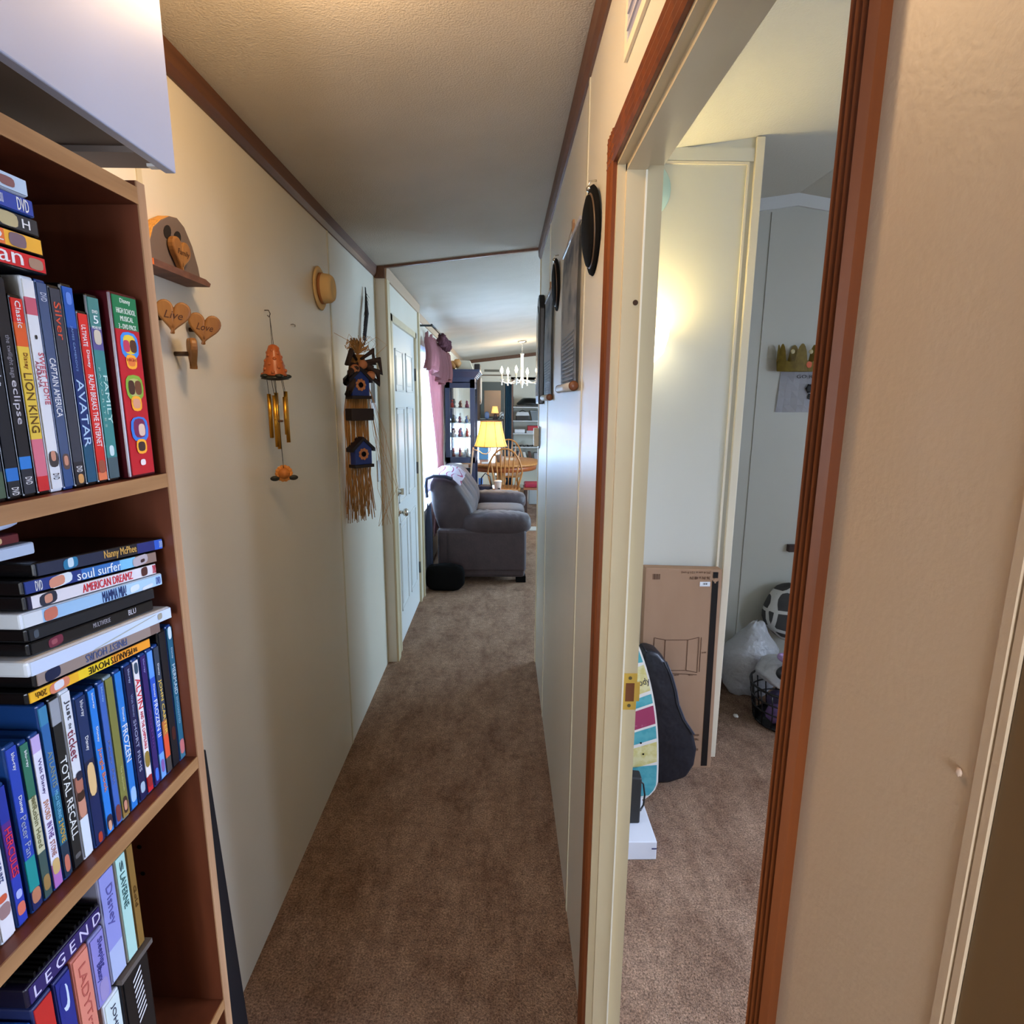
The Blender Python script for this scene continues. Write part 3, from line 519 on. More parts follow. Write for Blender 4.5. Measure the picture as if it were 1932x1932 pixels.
fl('blue case with white lower-case lettering and a resting face', .1890, .0150, .0132, 'k', [(0, .36, (34, 56, 128)), (.36, .66, (50, 110, 180)), (.66, .8, (120, 190, 226)), (.8, 1, (140, 116, 104))], [('soul surfer', .33, .66, (228, 236, 244), .72, 0), ('DVD', .07, .11, W_, .7, 0)], [(.15, .3, .08, .92, (214, 226, 232)), (.15, .25, .1, .85, (206, 140, 116)), (.76, .9, .1, .95, (180, 170, 176)), (.83, .87, .3, .6, (60, 40, 40))])
fl('dark blue case with gold serif lettering on top of the middle flat stack', .1745, .0020, .0135, 'k', [(0, .5, (34, 42, 66)), (.5, .75, (30, 30, 38)), (.75, .92, (34, 44, 110)), (.92, 1, (44, 90, 190))], [('Nanny McPhee', .46, .73, (214, 170, 90), .78, 0), ('DVD', .95, .98, (190, 210, 240), .6, 0)], [(.17, .27, .1, .9, (40, 120, 160)), (.2, .24, .2, .9, (200, 220, 230))])
SKEW = .05
flat('pale grey stack of thin booklets lying over the middle stack, near end', .30, .150, 1.4620, 1.4735, plain(180, 190, 206, .5), [(0, 1, (176, 190, 210))], d=.03, name='booklet_stack', cat='booklets')
flat('dark red case lying above the pale booklets near the left edge', .29, .158, 1.4738, 1.4830, plain(80, 16, 22, .4), [(0, 1, (90, 20, 26))], [], marks=[(.8, .86, .2, .8, (200, 170, 120))], d=.035, name='game_case', cat='case')
SKEW = .0
bm = NB(); blob(bm, bp(.235, .075, 1.4965), (.055, .085, .0055), 4); tag(obj('plastic_lid', bm, plain(176, 190, 214, .35)), 'pale bluish plastic lid tucked right under the upper shelf board', 'lid')
# lower shelf
G5 = 'tall cases on the lower shelf'
def b3(label, L0, L1, z0, z1, shell, cols, txt=None, marks=(), d=.012, name='video_sleeve', cat='video case'): return case(label, L0, L1, z0, z1, shell, cols, txt, d=d, depth=.10, group=G5, marks=marks, name=name, cat=cat)
Z3 = .7925
b3('black box printed with slanted white stripes, far end of the lower shelf', .1060, .1500, Z3, 1.000, 'k', [(0, 1, (16, 16, 18))], None, name='storage_box', cat='box')
q = [o for o in bpy.data.objects if o.get('label', '').startswith('black box printed')][0]
q = [c for c in q.children if c.name.startswith('spine_insert')][0]
bm = NB()
for i in range(9):
    zz = .984-i*.0068; a0 = .1345-i*.0002; a1 = .1215-i*.0002
    f = [bp(a0, .0114, zz-.004), bp(a1, .0114, zz+.004), bp(a1, .0114, zz+.0008+.004+.0018), bp(a0, .0114, zz-.004+.0026)]
    bm.faces.new([bm.verts.new(v) for v in f])
obj('printed_stripes', bm, plain(225, 226, 230), q)
bm = NB(); bbox(bm, .104, .153, .008, .12, 1.0005, 1.0065); tag(obj('cardboard_sheet', bm, plain(86, 78, 72, .8)), 'grey-brown cardboard sheet on top of the black striped box', 'cardboard')
b3('gold-brown sleeve standing nearest the bookcase side on the lower shelf', .1090, .1195, 1.007, 1.136, plain(126, 96, 44, .5), [(0, 1, (130, 98, 46))], [('Gold', .4, .6, (90, 60, 20), .4, 0)])
b3('mint green sleeve with dark lettering on the lower shelf', .1200, .1360, 1.007, 1.136, plain(150, 146, 130, .6), [(0, 1, (172, 214, 206))], [('LAVERNE', .5, .82, (50, 90, 90), .45, 0), ('S', .84, .93, (60, 90, 100), .3, 0)])
b3('pale violet sleeve with flowing script, between mint and lavender sleeves', .1372, .1600, 1.007, 1.136, plain(130, 130, 150, .6), [(0, .3, (170, 184, 220)), (.3, 1, (140, 146, 210))], [('Disney', .5, .85, (90, 90, 160), .5, 0)])
b3('white upright case with vertical lettering under the lavender sleeve', .1520, .1750, Z3, 1.000, 'w', [(0, 1, (206, 222, 222))], [('JOHN', .78, .95, (50, 56, 80), .3, 0)])
b3('lavender sleeve with dark blue script beside the salmon one', .1602, .1800, 1.001, 1.084, plain(120, 120, 170, .6), [(0, 1, (136, 132, 200))], [('Sleeping', .5, .9, (60, 60, 130), .4, -.1), ('Beauty', .35, .6, (60, 60, 130), .4, .15)], [(.2, .8, .05, .35, (150, 140, 190))])
b3('salmon pink sleeve with faint darker script', .1802, .2015, .80, 1.0845, plain(180, 100, 84, .6), [(0, 1, (214, 132, 112))], [('LADY', .78, .95, (180, 90, 80), .4, 0), ('Tramp', .6, .78, (180, 90, 80), .4, 0)])
b3('dark blue sleeve with white crescent mark on the lower shelf', .2025, .2215, .80, 1.0845, plain(24, 30, 90, .5), [(0, 1, (34, 44, 130))], [('THE', .62, .7, (110, 130, 210), .4, 0)], [(.3, .7, .86, .96, (200, 214, 240)), (.42, .8, .88, .97, (34, 44, 130))])
b3('red sleeve with picture of figures, lower shelf near the left edge', .2225, .2440, .80, 1.0845, plain(30, 40, 90, .5), [(0, .55, (70, 150, 190)), (.55, 1, (190, 40, 36))], None, [(.2, .8, .62, .9, (170, 70, 50)), (.1, .6, .35, .6, (200, 150, 60)), (.5, .9, .3, .5, (220, 200, 180))])
b3('bright blue sleeve at the left picture edge of the lower shelf', .2450, .2680, .80, 1.075, plain(30, 90, 180, .5), [(0, .95, (36, 112, 206)), (.95, 1, (200, 200, 190))])
flat('dark purple boxed case lying across the sleeves with wide-spaced white capitals', .2480, .1615, 1.0905, 1.1105, plain(20, 16, 40, .4), [(0, 1, (44, 34, 96))], [('L E G E N D', .08, .96, (206, 200, 230), .6, 0)], d=.010, depth=.09, name='boxed_set', cat='boxed set', group=G5)
bm = NB()
for i in range(16): bbox(bm, .165+i*.005, .1672+i*.005, .012, .03, 1.1108, 1.1135+.001*(i % 3))
bbox(bm, .163, .246, .03, .09, 1.1108, 1.120)
tag(obj('black_tape_pack', bm, BLACKM), 'black ridged edge of a pack lying on the purple case', 'pack')
bm = NB(); blob(bm, bp(.020, .13, .7965), (.022, .05, .005), 2.5, wob=.08); tag(obj('black_cloth', bm, BLACKM), 'small black cloth dropped in the corner of the lower shelf', 'cloth')

# overhead white cabinet above the bookcase
CX = -.366; oc = thing('wall_cabinet', 'white overhead cabinet with recessed brown underside above the bookcase', 'cabinet', (-.54, .2, 1.86))
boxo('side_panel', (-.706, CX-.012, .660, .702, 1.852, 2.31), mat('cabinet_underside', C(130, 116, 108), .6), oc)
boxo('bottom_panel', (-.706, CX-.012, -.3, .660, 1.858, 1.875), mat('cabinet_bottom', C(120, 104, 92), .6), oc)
CW = mat('cabinet_white', C(166, 172, 190), .4)
bm = NB(); box(bm, CX-.012, CX, -.3, .706, 1.848, 2.31); bevel(bm, .0015); obj('front_panel', bm, CW, oc)
boxo('back_rail', (-.706, -.69, -.3, .66, 1.876, 2.31), CW, oc)
boxo('bumper', (CX-.022, CX-.013, .688, .697, 1.849, 1.852), WHITE, oc)
# dark board leaning in the gap behind the bookcase
bm = NB(); hexa(bm, [(-.668, .70, .001), (-.652, .70, .001), (-.652, 1.215, .001), (-.668, 1.215, .001), (-.7045, .70, .80), (-.6885, .70, .80), (-.6885, 1.215, .80), (-.7045, 1.215, .80)]); bevel(bm, .002)
tag(obj('dark_board', bm, plain(26, 30, 38, .5)), 'thin black board leaning on the left wall just past the bookcase', 'board')

# ================================================================== LEFT WALL DECOR
XL = -.707
def heart_pts(cx, cy, w, h, n=40):
    P = []
    for i in range(n):
        t = 2*PI*i/n; x = 16*math.sin(t)**3; y = 13*math.cos(t)-5*math.cos(2*t)-2*math.cos(3*t)-math.cos(4*t)
        P.append((cx+x/32*w, cy+(y+2.5)/29*h))
    return P
def rotp(P, c, a): return [(c[0]+(p[0]-c[0])*math.cos(a)-(p[1]-c[1])*math.sin(a), c[1]+(p[0]-c[0])*math.sin(a)+(p[1]-c[1])*math.cos(a)) for p in P]
# arch with hanging heart on a ledge
t = thing('wall_plaque', 'arch-shaped rustic wood plaque with bark edge painted lit gold, hanging heart and narrow ledge', 'plaque', (XL, 1.27, 1.85))
arch = [(1.188, 1.861), (1.186, 1.890), (1.208, 1.930), (1.238, 1.952), (1.270, 1.968), (1.300, 1.973), (1.326, 1.962), (1.352, 1.930), (1.370, 1.890), (1.376, 1.861)]
bm = NB(); prism(bm, arch, 'x', XL+.001, XL+.026); bevel(bm, .002); bmesh.ops.recalc_face_normals(bm, faces=bm.faces)
bm.normal_update()
for f in bm.faces:
    if abs(f.normal.x) < .6 and f.calc_center_median().y < 1.29: f.material_index = 1  # near rim coloured gold as the lit side, face grey as if shaded
obj('arch_board', bm, [WOODK, WOODG], t)
bm = NB(); prism(bm, [(1.150, 1.848), (1.150, 1.8605), (1.345, 1.8605), (1.366, 1.855), (1.360, 1.847)], 'x', XL+.001, XL+.052)
for f in bm.faces:
    pass
o = obj('ledge', bm, mat('bark_ledge', C(120, 82, 66), .6, noise=(C(90, 58, 48), (10, 30, 60), 4, .3, .7)), t)
boxo('ledge_knot', (XL+.002, XL+.0528, 1.1495, 1.1515, 1.849, 1.860), plain(226, 110, 44, .5), o)
bm = NB(); prism(bm, rotp(heart_pts(1.278, 1.894, .066, .064), (1.278, 1.894), -.12), 'x', XL+.028, XL+.042); bevel(bm, .003); ht = obj('hanging_heart', bm, WOODL, t)
texto('heart_lettering', 'Family', (XL+.0424, 1.258, 1.891), (0, 1, 0), (0, 0, 1), .042, .014, plain(60, 34, 20, .7), ht, .0004, .3)
for cy, cz in ((1.256, 1.934), (1.292, 1.932)):
    bm = NB(); lathe(bm, [(.0135, 0), (.0135, .001)], (XL+.0262, cy, cz), (1, 0, 0), 14, sx=1.2, sy=.8); obj('cut_out', bm, plain(20, 14, 12, .9), t)
# hearts
def heart(label, cx, cy, cz, w, h, a, word, deg):
    global XF
    t = thing('wooden_heart', label, 'heart', (XL, cy, cz-h/2), 'small wooden hearts on the left wall')
    bm = NB(); tube(bm, [(XL+.0005, cy+.004, cz), (cx-.002, cy+.004, cz)], .005); obj('wall_peg', bm, plain(80, 60, 40), t)
    XF = turn(cx, cy, deg)
    bm = NB(); prism(bm, rotp(heart_pts(cy, cz, w, h), (cy, cz), a), 'x', cx-.006, cx+.008); bevel(bm, .004, 3); b = obj('heart_block', bm, WOODL, t)
    if word:
        ca, sa = math.cos(a), math.sin(a)
        texto('heart_lettering', word, (cx+.0082, cy-.017*ca, cz-.003-.017*sa), (0, ca, sa), (0, -sa, ca), .032, .015, plain(70, 36, 20, .7), b, .0004, .25)
    XF = None
heart('flat light-wood heart reading Live, left of the pair under the ledge', -.672, 1.230, 1.764, .063, .066, -.12, 'Live', -58)
heart('flat light-wood heart reading Love, right of the pair under the ledge', -.672, 1.352, 1.755, .066, .068, -.14, 'Love', -58)
heart('small wooden heart turned edge-on, sticking out below the other two', -.668, 1.282, 1.697, .060, .066, .05, None, 36)
# wind chime
YC = 1.705; XC = XL+.05
t = thing('wind_chime', 'wind chime with carved orange cone, gold tubes and sunflower weight on left wall', 'wind chime', (XL, YC, 1.36))
bm = NB(); tube(bm, [(XL, 1.79, 1.862), (XL+.012, 1.79, 1.862), (XL+.016, 1.79, 1.852), (XL+.012, 1.79, 1.843), (XL+.007, 1.79, 1.848)], .0015, 6); obj('hook', bm, plain(60, 50, 46, .4), t)
bm = NB()
for dy in (-.006, .006): tube(bm, [(XL+.014, 1.79, 1.845), (XC, YC+dy, 1.752)], .0008, 5)
obj('hanger_cord', bm, plain(50, 44, 40, .8), t)
bm = NB(); lathe(bm, [(.004, 0), (.012, -.004), (.018, -.020), (.021, -.036), (.026, -.050), (.029, -.066), (.032, -.082), (.034, -.088), (.0, -.09)], (XC, YC, 1.757), (0, 0, 1), 20)
for k in range(26):
    a = k*2.4; h = .012+.076*k/26; r = .012+.021*k/26
    blob(bm, (XC+r*math.cos(a), YC+r*math.sin(a), 1.757-h), (.006, .006, .006), 2, 8, 6)
obj('carved_cone', bm, plain(172, 92, 44, .35), t)
bm = NB(); lathe(bm, [(.020, .006), (.036, .002), (.038, -.004), (.012, -.008)], (XC, YC, 1.664), (0, 0, 1), 20)
for k in range(5): blob(bm, (XC+.034*math.cos(k*1.256+.4), YC+.034*math.sin(k*1.256+.4), 1.668), (.012, .012, .006), 2, 10, 6)
obj('leafy_base', bm, plain(34, 40, 34, .4), t)
for k, ln in enumerate((.150, .170, .135, .160, .125)):
    a = k*2*PI/5+.9; px, py = XC+.024*math.cos(a), YC+.012+.026*math.sin(a)
    bm = NB(); tube(bm, [(px, py, 1.626-.004*k), (px, py, 1.626-ln)], .0058, 10); tb = obj('chime_tube', bm, GOLD, t)
    bm = NB(); tube(bm, [(XC+.022*math.cos(a), YC+.026*math.sin(a), 1.660), (px, py, 1.618)], .0008, 4); obj('cord', bm, plain(50, 44, 40, .8), tb)
bm = NB(); tube(bm, [(XC, YC, 1.66), (XC, YC+.008, 1.55), (XC, YC+.016, 1.40)], .0009, 5); obj('clapper_cord', bm, plain(70, 70, 60, .8), t)
bm = NB(); lathe(bm, [(.010, -.003), (.012, .0), (.010, .003)], (XC, YC+.009, 1.540), (0, 0, 1), 14); obj('clapper', bm, plain(90, 60, 40), t)
XF = turn(XC, YC+.018, -60)
bm = NB(); lathe(bm, [(.0, 0), (.016, .001), (.016, .007), (.0, .010)], (XC, YC+.018, 1.384), (1, 0, 0), 16); sf = obj('sunflower_weight', bm, plain(196, 120, 50, .5), t)
bm = NB()
for k in range(14):
    a = 2*PI*k/14; blob(bm, (XC-.001, YC+.018+.019*math.cos(a), 1.384+.019*math.sin(a)), (.003, .007, .007), 2, 8, 6)
obj('petal_ring', bm, plain(216, 140, 56, .5), sf)
for s in (-1, 1):
    bm = NB(); blob(bm, (XC, YC+.018+s*.026, 1.370), (.004, .014, .008), 2, 12, 8); obj('leaf', bm, plain(30, 34, 28, .5), sf)
XF = None
# straw hat
t = thing('straw_hat', 'small cream straw hat hung flat on the left wall near the ceiling', 'hat', (XL, 2.325, 1.95))
bm = NB(); lathe(bm, [(.075, .002), (.080, .006), (.074, .010), (.052, .010), (.050, .006)], (XL, 2.325, 2.022), (1, 0, 0), 32); obj('brim', bm, STRAW, t)
bm = NB(); lathe(bm, [(.053, .008), (.055, .02), (.052, .045), (.044, .056), (.030, .058), (.026, .054), (.0, .053)], (XL, 2.325, 2.022), (1, 0, 0), 32); obj('crown', bm, STRAW, t)
bm = NB(); lathe(bm, [(.0565, .010), (.0570, .016), (.0560, .021)], (XL, 2.325, 2.022), (1, 0, 0), 32); obj('hat_band', bm, plain(150, 96, 50, .6), t)
# raffia swag with birdhouses
YR = 2.715; XR = XL+.035
t = thing('raffia_swag', 'raffia wall swag with dark bow and two blue birdhouses, left wall near front door', 'wall swag', (XL, YR, 1.05))
rd = random.Random(3)
bm = NB()
for k in range(16):
    y0 = 3.06+rd.uniform(-.008, .008)
    tube(bm, [(XL+.012, y0, 2.165-rd.uniform(0, .05)), (XL+.02+rd.uniform(-.004, .012), y0-.05+rd.uniform(-.012, .012), 2.03), (XL+.022, y0-.11+rd.uniform(-.03, .03), 1.90+rd.uniform(-.03, .03))], .0025, 5)
for k in range(26):
    p = Vector((XL+.02, 3.04-.12*k/26, 2.13-.24*k/26)); tube(bm, [p, p+Vector((rd.uniform(0, .02), rd.uniform(-.035, .035), -rd.uniform(.01, .04)))], [.002, .0005], 4)
obj('braided_hanger', bm, plain(38, 28, 24, .8), t)
XF = turn(XL, YR, -42, .032, -.11)
bm = NB()
for k in range(70):
    a = rd.uniform(.3, 2.85); r = rd.uniform(.04, .065)
    tube(bm, [(XR, YR+.02, 1.80), (XR+rd.uniform(-.02, .02), YR+.02+r*.9*math.cos(a), 1.80+r*1.2*math.sin(a)), (XR+rd.uniform(-.02, .02), YR+.02+r*1.2*math.cos(a)+rd.uniform(-.01, .01), 1.80+r*.8*math.sin(a))], .0016, 4)
for k in range(7):
    s = rd.uniform(-.1, .15); tube(bm, [(XR, YR+.04, 1.83), (XR+.01, YR+s, 1.88), (XR+.01, YR+s*1.5, 1.85), (XR, YR+s, 1.80)], .001, 4)
tf = obj('raffia_tuft', bm, RAFFIA, t)
bm = NB()
for k in range(90):
    y = YR+rd.uniform(-.05, .06); x = XR+rd.uniform(-.022, .012)
    tube(bm, [(x, YR+.02+(y-YR)*.5, 1.80), (x, y, 1.55), (x+rd.uniform(-.006, .006), y+rd.uniform(-.012, .012), 1.3), (x+rd.uniform(-.006, .008), y+rd.uniform(-.025, .025), 1.05+rd.uniform(0, .10))], .0016, 4)
for k in range(9):
    y = YR+.05; tube(bm, [(XR+.01, y, 1.7), (XR+.02, y+rd.uniform(.02, .1), 1.45), (XR+.02, y+rd.uniform(.03, .16), 1.2), (XR+.01, y+rd.uniform(.02, .2), 1.02)], .0009, 4)
o = obj('raffia_strands', bm, RAFFIA, t); o['kind'] = 'stuff'
bm = NB()
for k, (dy, dz, a) in enumerate(((-.05, 0, .4), (.06, .01, -.5), (-.03, -.05, 1.2), (.05, -.045, -1.2), (.09, -.03, -.2), (-.06, -.08, .8), (.08, -.08, .4), (-.055, -.13, 1.0))):
    pts = [(XR+.02, YR+.01+dy*.2, 1.775+dz*.3), (XR+.045, YR+.01+dy, 1.775+dz+.035*math.cos(a)), (XR+.03, YR+.01+dy*1.25, 1.775+dz-.02), (XR+.02, YR+.01+dy*.3, 1.775+dz*.3-.02)]
    tube(bm, pts, [.006, .014, .013, .006], 8)
obj('ribbon_bow', bm, plain(50, 34, 30, .7), t)
for k, (dy, dz) in enumerate(((-.03, -.03), (.05, -.055), (.01, -.01))):
    bm = NB(); lathe(bm, [(.0, .0), (.016, .002), (.020, .010), (.010, .016), (.0, .018)], (XR+.035, YR+.01+dy, 1.765+dz), (1, -.5, 0), 12); obj('dried_flower', bm, plain(186, 122, 82, .7), t)
def birdhouse(cz, s):
    y = YR; w = .043*s; x = XR+.025
    bm = NB(); prism(bm, [(y-w, cz-.05*s), (y+w, cz-.05*s), (y+w, cz+.02*s), (y, cz+.06*s), (y-w, cz+.02*s)], 'x', x-.02, x+.02); bevel(bm, .002); h = obj('birdhouse', bm, plain(34, 60, 140, .4), t)
    bm = NB()
    for q in (-1, 1): hexa(bm, [(x-.026, y, cz+.056*s), (x+.026, y, cz+.056*s), (x+.026, y+q*w*1.35, cz+.006*s), (x-.026, y+q*w*1.35, cz+.006*s), (x-.026, y, cz+.072*s), (x+.026, y, cz+.072*s), (x+.026, y+q*w*1.35, cz+.022*s), (x-.026, y+q*w*1.35, cz+.022*s)])
    obj('roof', bm, plain(30, 26, 40, .5), h)
    boxo('floor_board', (x-.026, x+.026, y-w*1.15, y+w*1.15, cz-.064*s, cz-.05*s), plain(34, 24, 26, .5), h)
    bm = NB()
    for q in range(9):
        a = 2*PI*q/9; blob(bm, (x+.021, y+.019*s*math.cos(a), cz-.004+.019*s*math.sin(a)), (.002, .008*s, .008*s), 2, 8, 6)
    fl_ = obj('flower_ring', bm, plain(196, 130, 84, .6), h)
    bm = NB(); lathe(bm, [(.011*s, 0), (.011*s, .0015)], (x+.0215, y, cz-.004), (1, 0, 0), 14); obj('entry_hole', bm, BLACKM, fl_)
birdhouse(1.672, 1.0); birdhouse(1.372, 1.0)
boxo('perch_board', (XR, XR+.05, YR-.056, YR+.060, 1.515, 1.567), plain(36, 22, 24, .6), t, .003)
XF = None
bm = NB(); box(bm, XL+.001, XL+.014, 3.07, 3.20, 1.55, 1.775); bevel(bm, .003); t = tag(obj('picture_frame', bm, plain(220, 220, 222, .3)), 'small white and black framed picture half behind the raffia swag', 'picture frame')
WL[t] = Vector((XL+.0075, 3.135, 1.55)); boxo('picture', (XL+.014, XL+.0152, 3.088, 3.182, 1.59, 1.735), plain(20, 20, 24, .3), t)
boxo('light_switch', (XL, XL+.008, 3.22, 3.29, 1.15, 1.27), plain(190, 194, 196, .4), None, .002)
tag(bpy.data.objects['light_switch'], 'flat white light switch plate on left wall beside the front door', 'light switch')

# ================================================================== RIGHT WALL DECOR
XW = .211
def black_hat(label, cy, cz, r, th):
    t = thing('black_hat', label, 'hat', (XW, cy, cz-r), 'black felt hats on the right wall')
    bm = NB(); lathe(bm, [(r*.96, .002), (r, .006), (r*.97, .011), (r*.6, .013)], (XW, cy, cz), (-1, 0, -.06), 32); obj('brim', bm, BLACKM, t)
    bm = NB(); lathe(bm, [(r*.80, .011), (r*.78, .013+th*.5), (r*.6, .013+th*.9), (r*.3, .013+th), (.0, .013+th)], (XW, cy, cz), (-1, 0, -.06), 32); obj('crown', bm, BLACKM, t)
    bm = NB(); lathe(bm, [(r*.82, .011), (r*.83, .013), (r*.81, .015)], (XW, cy, cz), (-1, 0, -.06), 32); obj('hat_band', bm, plain(84, 66, 50, .4), t)
    bm = NB(); tube(bm, [(XW, cy, cz+r+.012), (XW-.016, cy, cz+r+.010), (XW-.019, cy, cz+r-.006)], .0022, 6); blob(bm, (XW-.016, cy, cz+r-.006), (.008, .01, .007), 2, 10, 8); obj('hook', bm, CHROME, t)
black_hat('larger black round hat on a hook, right wall next to the stained door casing', 1.405, 1.985, .095, .012)
black_hat('smaller black round hat on a hook, right wall between the two hanging scrolls', 2.305, 2.040, .095, .008)
def scroll(label, y0, y1, z0, z1):
    t = thing('hanging_scroll', label, 'wall scroll', (XW, (y0+y1)/2, z0), 'hanging scrolls on the right wall')
    bm = NB(); tube(bm, [(XW-.008, y0-.012, z1), (XW-.008, y1+.012, z1)], .005, 10); obj('top_rod', bm, plain(150, 150, 156, .25), t)
    bm = NB(); n = 8; V = [[bm.verts.new((XW-.008-.004*math.sin(PI*j/n), y, z1+(z0-z1)*j/n)) for j in range(n+1)] for y in (y0, (y0+y1)/2, y1)]
    for a in range(2):
        for j in range(n): bm.faces.new([V[a][j], V[a+1][j], V[a+1][j+1], V[a][j+1]])
    bmesh.ops.solidify(bm, geom=bm.faces[:], thickness=.0012)
    sh = obj('printed_sheet', bm, mat('scroll_print', C(186, 186, 186), .5, noise=(C(96, 104, 122), (6, 6, 9), 5, .45, .62)), t)
    bm = NB()
    for k in range(12): z = z0+.02+k*.012; box(bm, XW-.0135, XW-.0130, y0+.04, y1-.05, z, z+.0045)
    obj('text_lines', bm, plain(120, 124, 134, .6), sh)
    bm = NB(); tube(bm, [(XW-.0145, y0-.002, z0), (XW-.0145, y1+.002, z0)], .013, 14); obj('rolled_bottom', bm, plain(196, 196, 192, .45), t)
    for y, s in ((y0, -1), (y1, 1)):
        bm = NB(); lathe(bm, [(.013, 0), (.014, .003), (.010, .007), (.0, .008)], (XW-.0145, y-s*.001, z0), (0, s, 0), 16); obj('end_knob', bm, plain(110, 66, 40, .4), t)
    bm = NB(); tube(bm, [(XW-.012, y0+.1, z1), (XW-.002, (y0+y1)/2, z1+.05), (XW-.012, y1-.1, z1)], .001, 4); box(bm, XW-.006, XW, (y0+y1)/2-.012, (y0+y1)/2+.012, z1+.02, z1+.055); obj('hanger', bm, plain(150, 110, 70, .6), t)
scroll('grey printed scroll with rolled wooden end knobs, nearer of the two', 1.62, 2.03, 1.645, 2.075)
scroll('pale printed scroll partly behind the smaller hat, farther of the two', 2.44, 2.84, 1.62, 2.06)
t = thing('framed_panel', 'tall black ornate frame on right wall near the end of the hall', 'wall frame', (XW, 3.06, 1.60))
bm = NB(); prism(bm, [(2.955, 1.59), (3.165, 1.59), (3.165, 2.06), (3.14, 2.09), (3.10, 2.13), (3.02, 2.13), (2.98, 2.09), (2.955, 2.06)], 'x', XW-.030, XW-.001); bevel(bm, .006); obj('frame', bm, BLACK, t)
bm = NB(); prism(bm, [(2.985, 1.63), (3.135, 1.63), (3.135, 2.03), (3.06, 2.08), (2.985, 2.03)], 'x', XW-.034, XW-.030); obj('raised_panel', bm, plain(20, 20, 24, .2), t)
t = thing('thermostat', 'beige box thermostat at the far end of the right wall', 'thermostat', (XW, 3.265, 1.355))
boxo('case', (XW-.034, XW-.006, 3.225, 3.300, 1.355, 1.455), plain(196, 180, 152, .5), t, .003)
boxo('wall_plate', (XW-.006, XW-.0005, 3.215, 3.312, 1.345, 1.465), plain(120, 130, 140, .5), t)
t = thing('air_vent', 'white framed air return grille above the stained doorway', 'vent', (XW, .97, 2.175))
bm = NB(); box(bm, XW-.006, XW-.0005, .76, 1.10, 2.170, 2.188); box(bm, XW-.006, XW-.0005, .76, 1.10, 2.30, 2.318); box(bm, XW-.006, XW-.0005, 1.082, 1.10, 2.188, 2.30); box(bm, XW-.006, XW-.0005, .76, .778, 2.188, 2.30); obj('frame', bm, CREAM, t)
boxo('grille_panel', (XW-.004, XW-.0008, .778, 1.082, 2.188, 2.30), plain(150, 150, 176, .3), t)
for z in (2.21, 2.235, 2.26, 2.285): boxo('slat', (XW-.007, XW-.0042, .778, 1.082, z-.003, z+.003), plain(190, 188, 196, .4), t)

# ================================================================== BEDROOM
PY = 2.3695
# cardboard box standing against the partition
t = thing('flat_box', 'tall flat cardboard box with fold-out drawing leaning on the bedroom partition', 'box', (.77, 2.30, 0))
bm = NB(); hexa(bm, [(.606, 2.275, .001), (.934, 2.275, .001), (.934, 2.325, .001), (.606, 2.325, .001), (.606, 2.308, .918), (.930, 2.308, .910), (.930, 2.358, .910), (.606, 2.358, .918)]); bevel(bm, .002); cb = obj('carton', bm, CARD, t)
def cp(x, z, e=.0008): return Vector((x, 2.275+.033*z/.918-e, z))
def cquad(bm, x0, x1, z0, z1, e=.0008): bm.faces.new([bm.verts.new(cp(*q, e)) for q in ((x0, z0), (x1, z0), (x1, z1), (x0, z1))])
bm = NB(); cquad(bm, .890, .917, .012, .862); cquad(bm, .892, .914, .874, .900); obj('black_stripe', bm, BLACK, cb)
BRN = plain(84, 52, 30, .8)
def line(bm, a, b, w=.0028):
    A, B = cp(*a, .0010), cp(*b, .0010); n_ = (B-A).cross(Vector((0, 1, 0))).normalized()*w/2
    bm.faces.new([bm.verts.new(q) for q in (A-n_, B-n_, B+n_, A+n_)])
K = [(.655, .61), (.705, .595), (.800, .595), (.845, .61), (.845, .455), (.800, .458), (.705, .455), (.655, .47)]
for a, b in (((.655, .61), (.655, .455)), ((.655, .61), (.703, .600)), ((.703, .600), (.800, .600)), ((.800, .600), (.848, .612)), ((.848, .612), (.848, .452)), ((.703, .600), (.703, .462)), ((.800, .600), (.800, .462)), ((.655, .455), (.703, .462)), ((.703, .462), (.800, .462)), ((.800, .462), (.848, .452)), ((.858, .612), (.858, .455)), ((.703, .450), (.848, .442))):
    bm = NB(); line(bm, a, b); obj('printed_line', bm, BRN, cb)
for s_, x, z, w_, h_ in (('36 IN x 48 IN', .880, .868, .085, .013), ('(91.4 cm x 121.9 cm)', .882, .893, .125, .013), ('48 IN', .883, .540, .020, .007), ('24 IN', .770, .437, .020, .007), ('12 IN', .830, .437, .018, .007), ('WHITE', .875, .155, .030, .010), ('TRIFOLD', .875, .135, .040, .010), ('BOARD', .873, .085, .035, .012)):
    texto('box_lettering', s_, cp(x, z+h_, .0010), (-1, 0, 0), (0, 0, -1), w_, h_, BRN, cb, .0004)
bm = NB(); cquad(bm, .838, .882, .838, .858); stk = obj('price_sticker', bm, plain(226, 230, 236), cb)
for i in range(5):
    bm = NB(); cquad(bm, .852+i*.004, .8535+i*.004+(i % 2)*.001, .845, .853, .0012); obj('bar_mark', bm, INK, stk)
for i in range(9):
    bm = NB(); cquad(bm, .636+i*.0036, .6372+i*.0036+(i % 3)*.0006, .868, .892, .0012); obj('bar_mark', bm, BRN, cb)
bm = NB(); cquad(bm, .8995, .9065, .852, .874, .0013); cquad(bm, .894, .912, .859, .867, .0014); obj('cross_mark', bm, plain(166, 132, 104), cb)
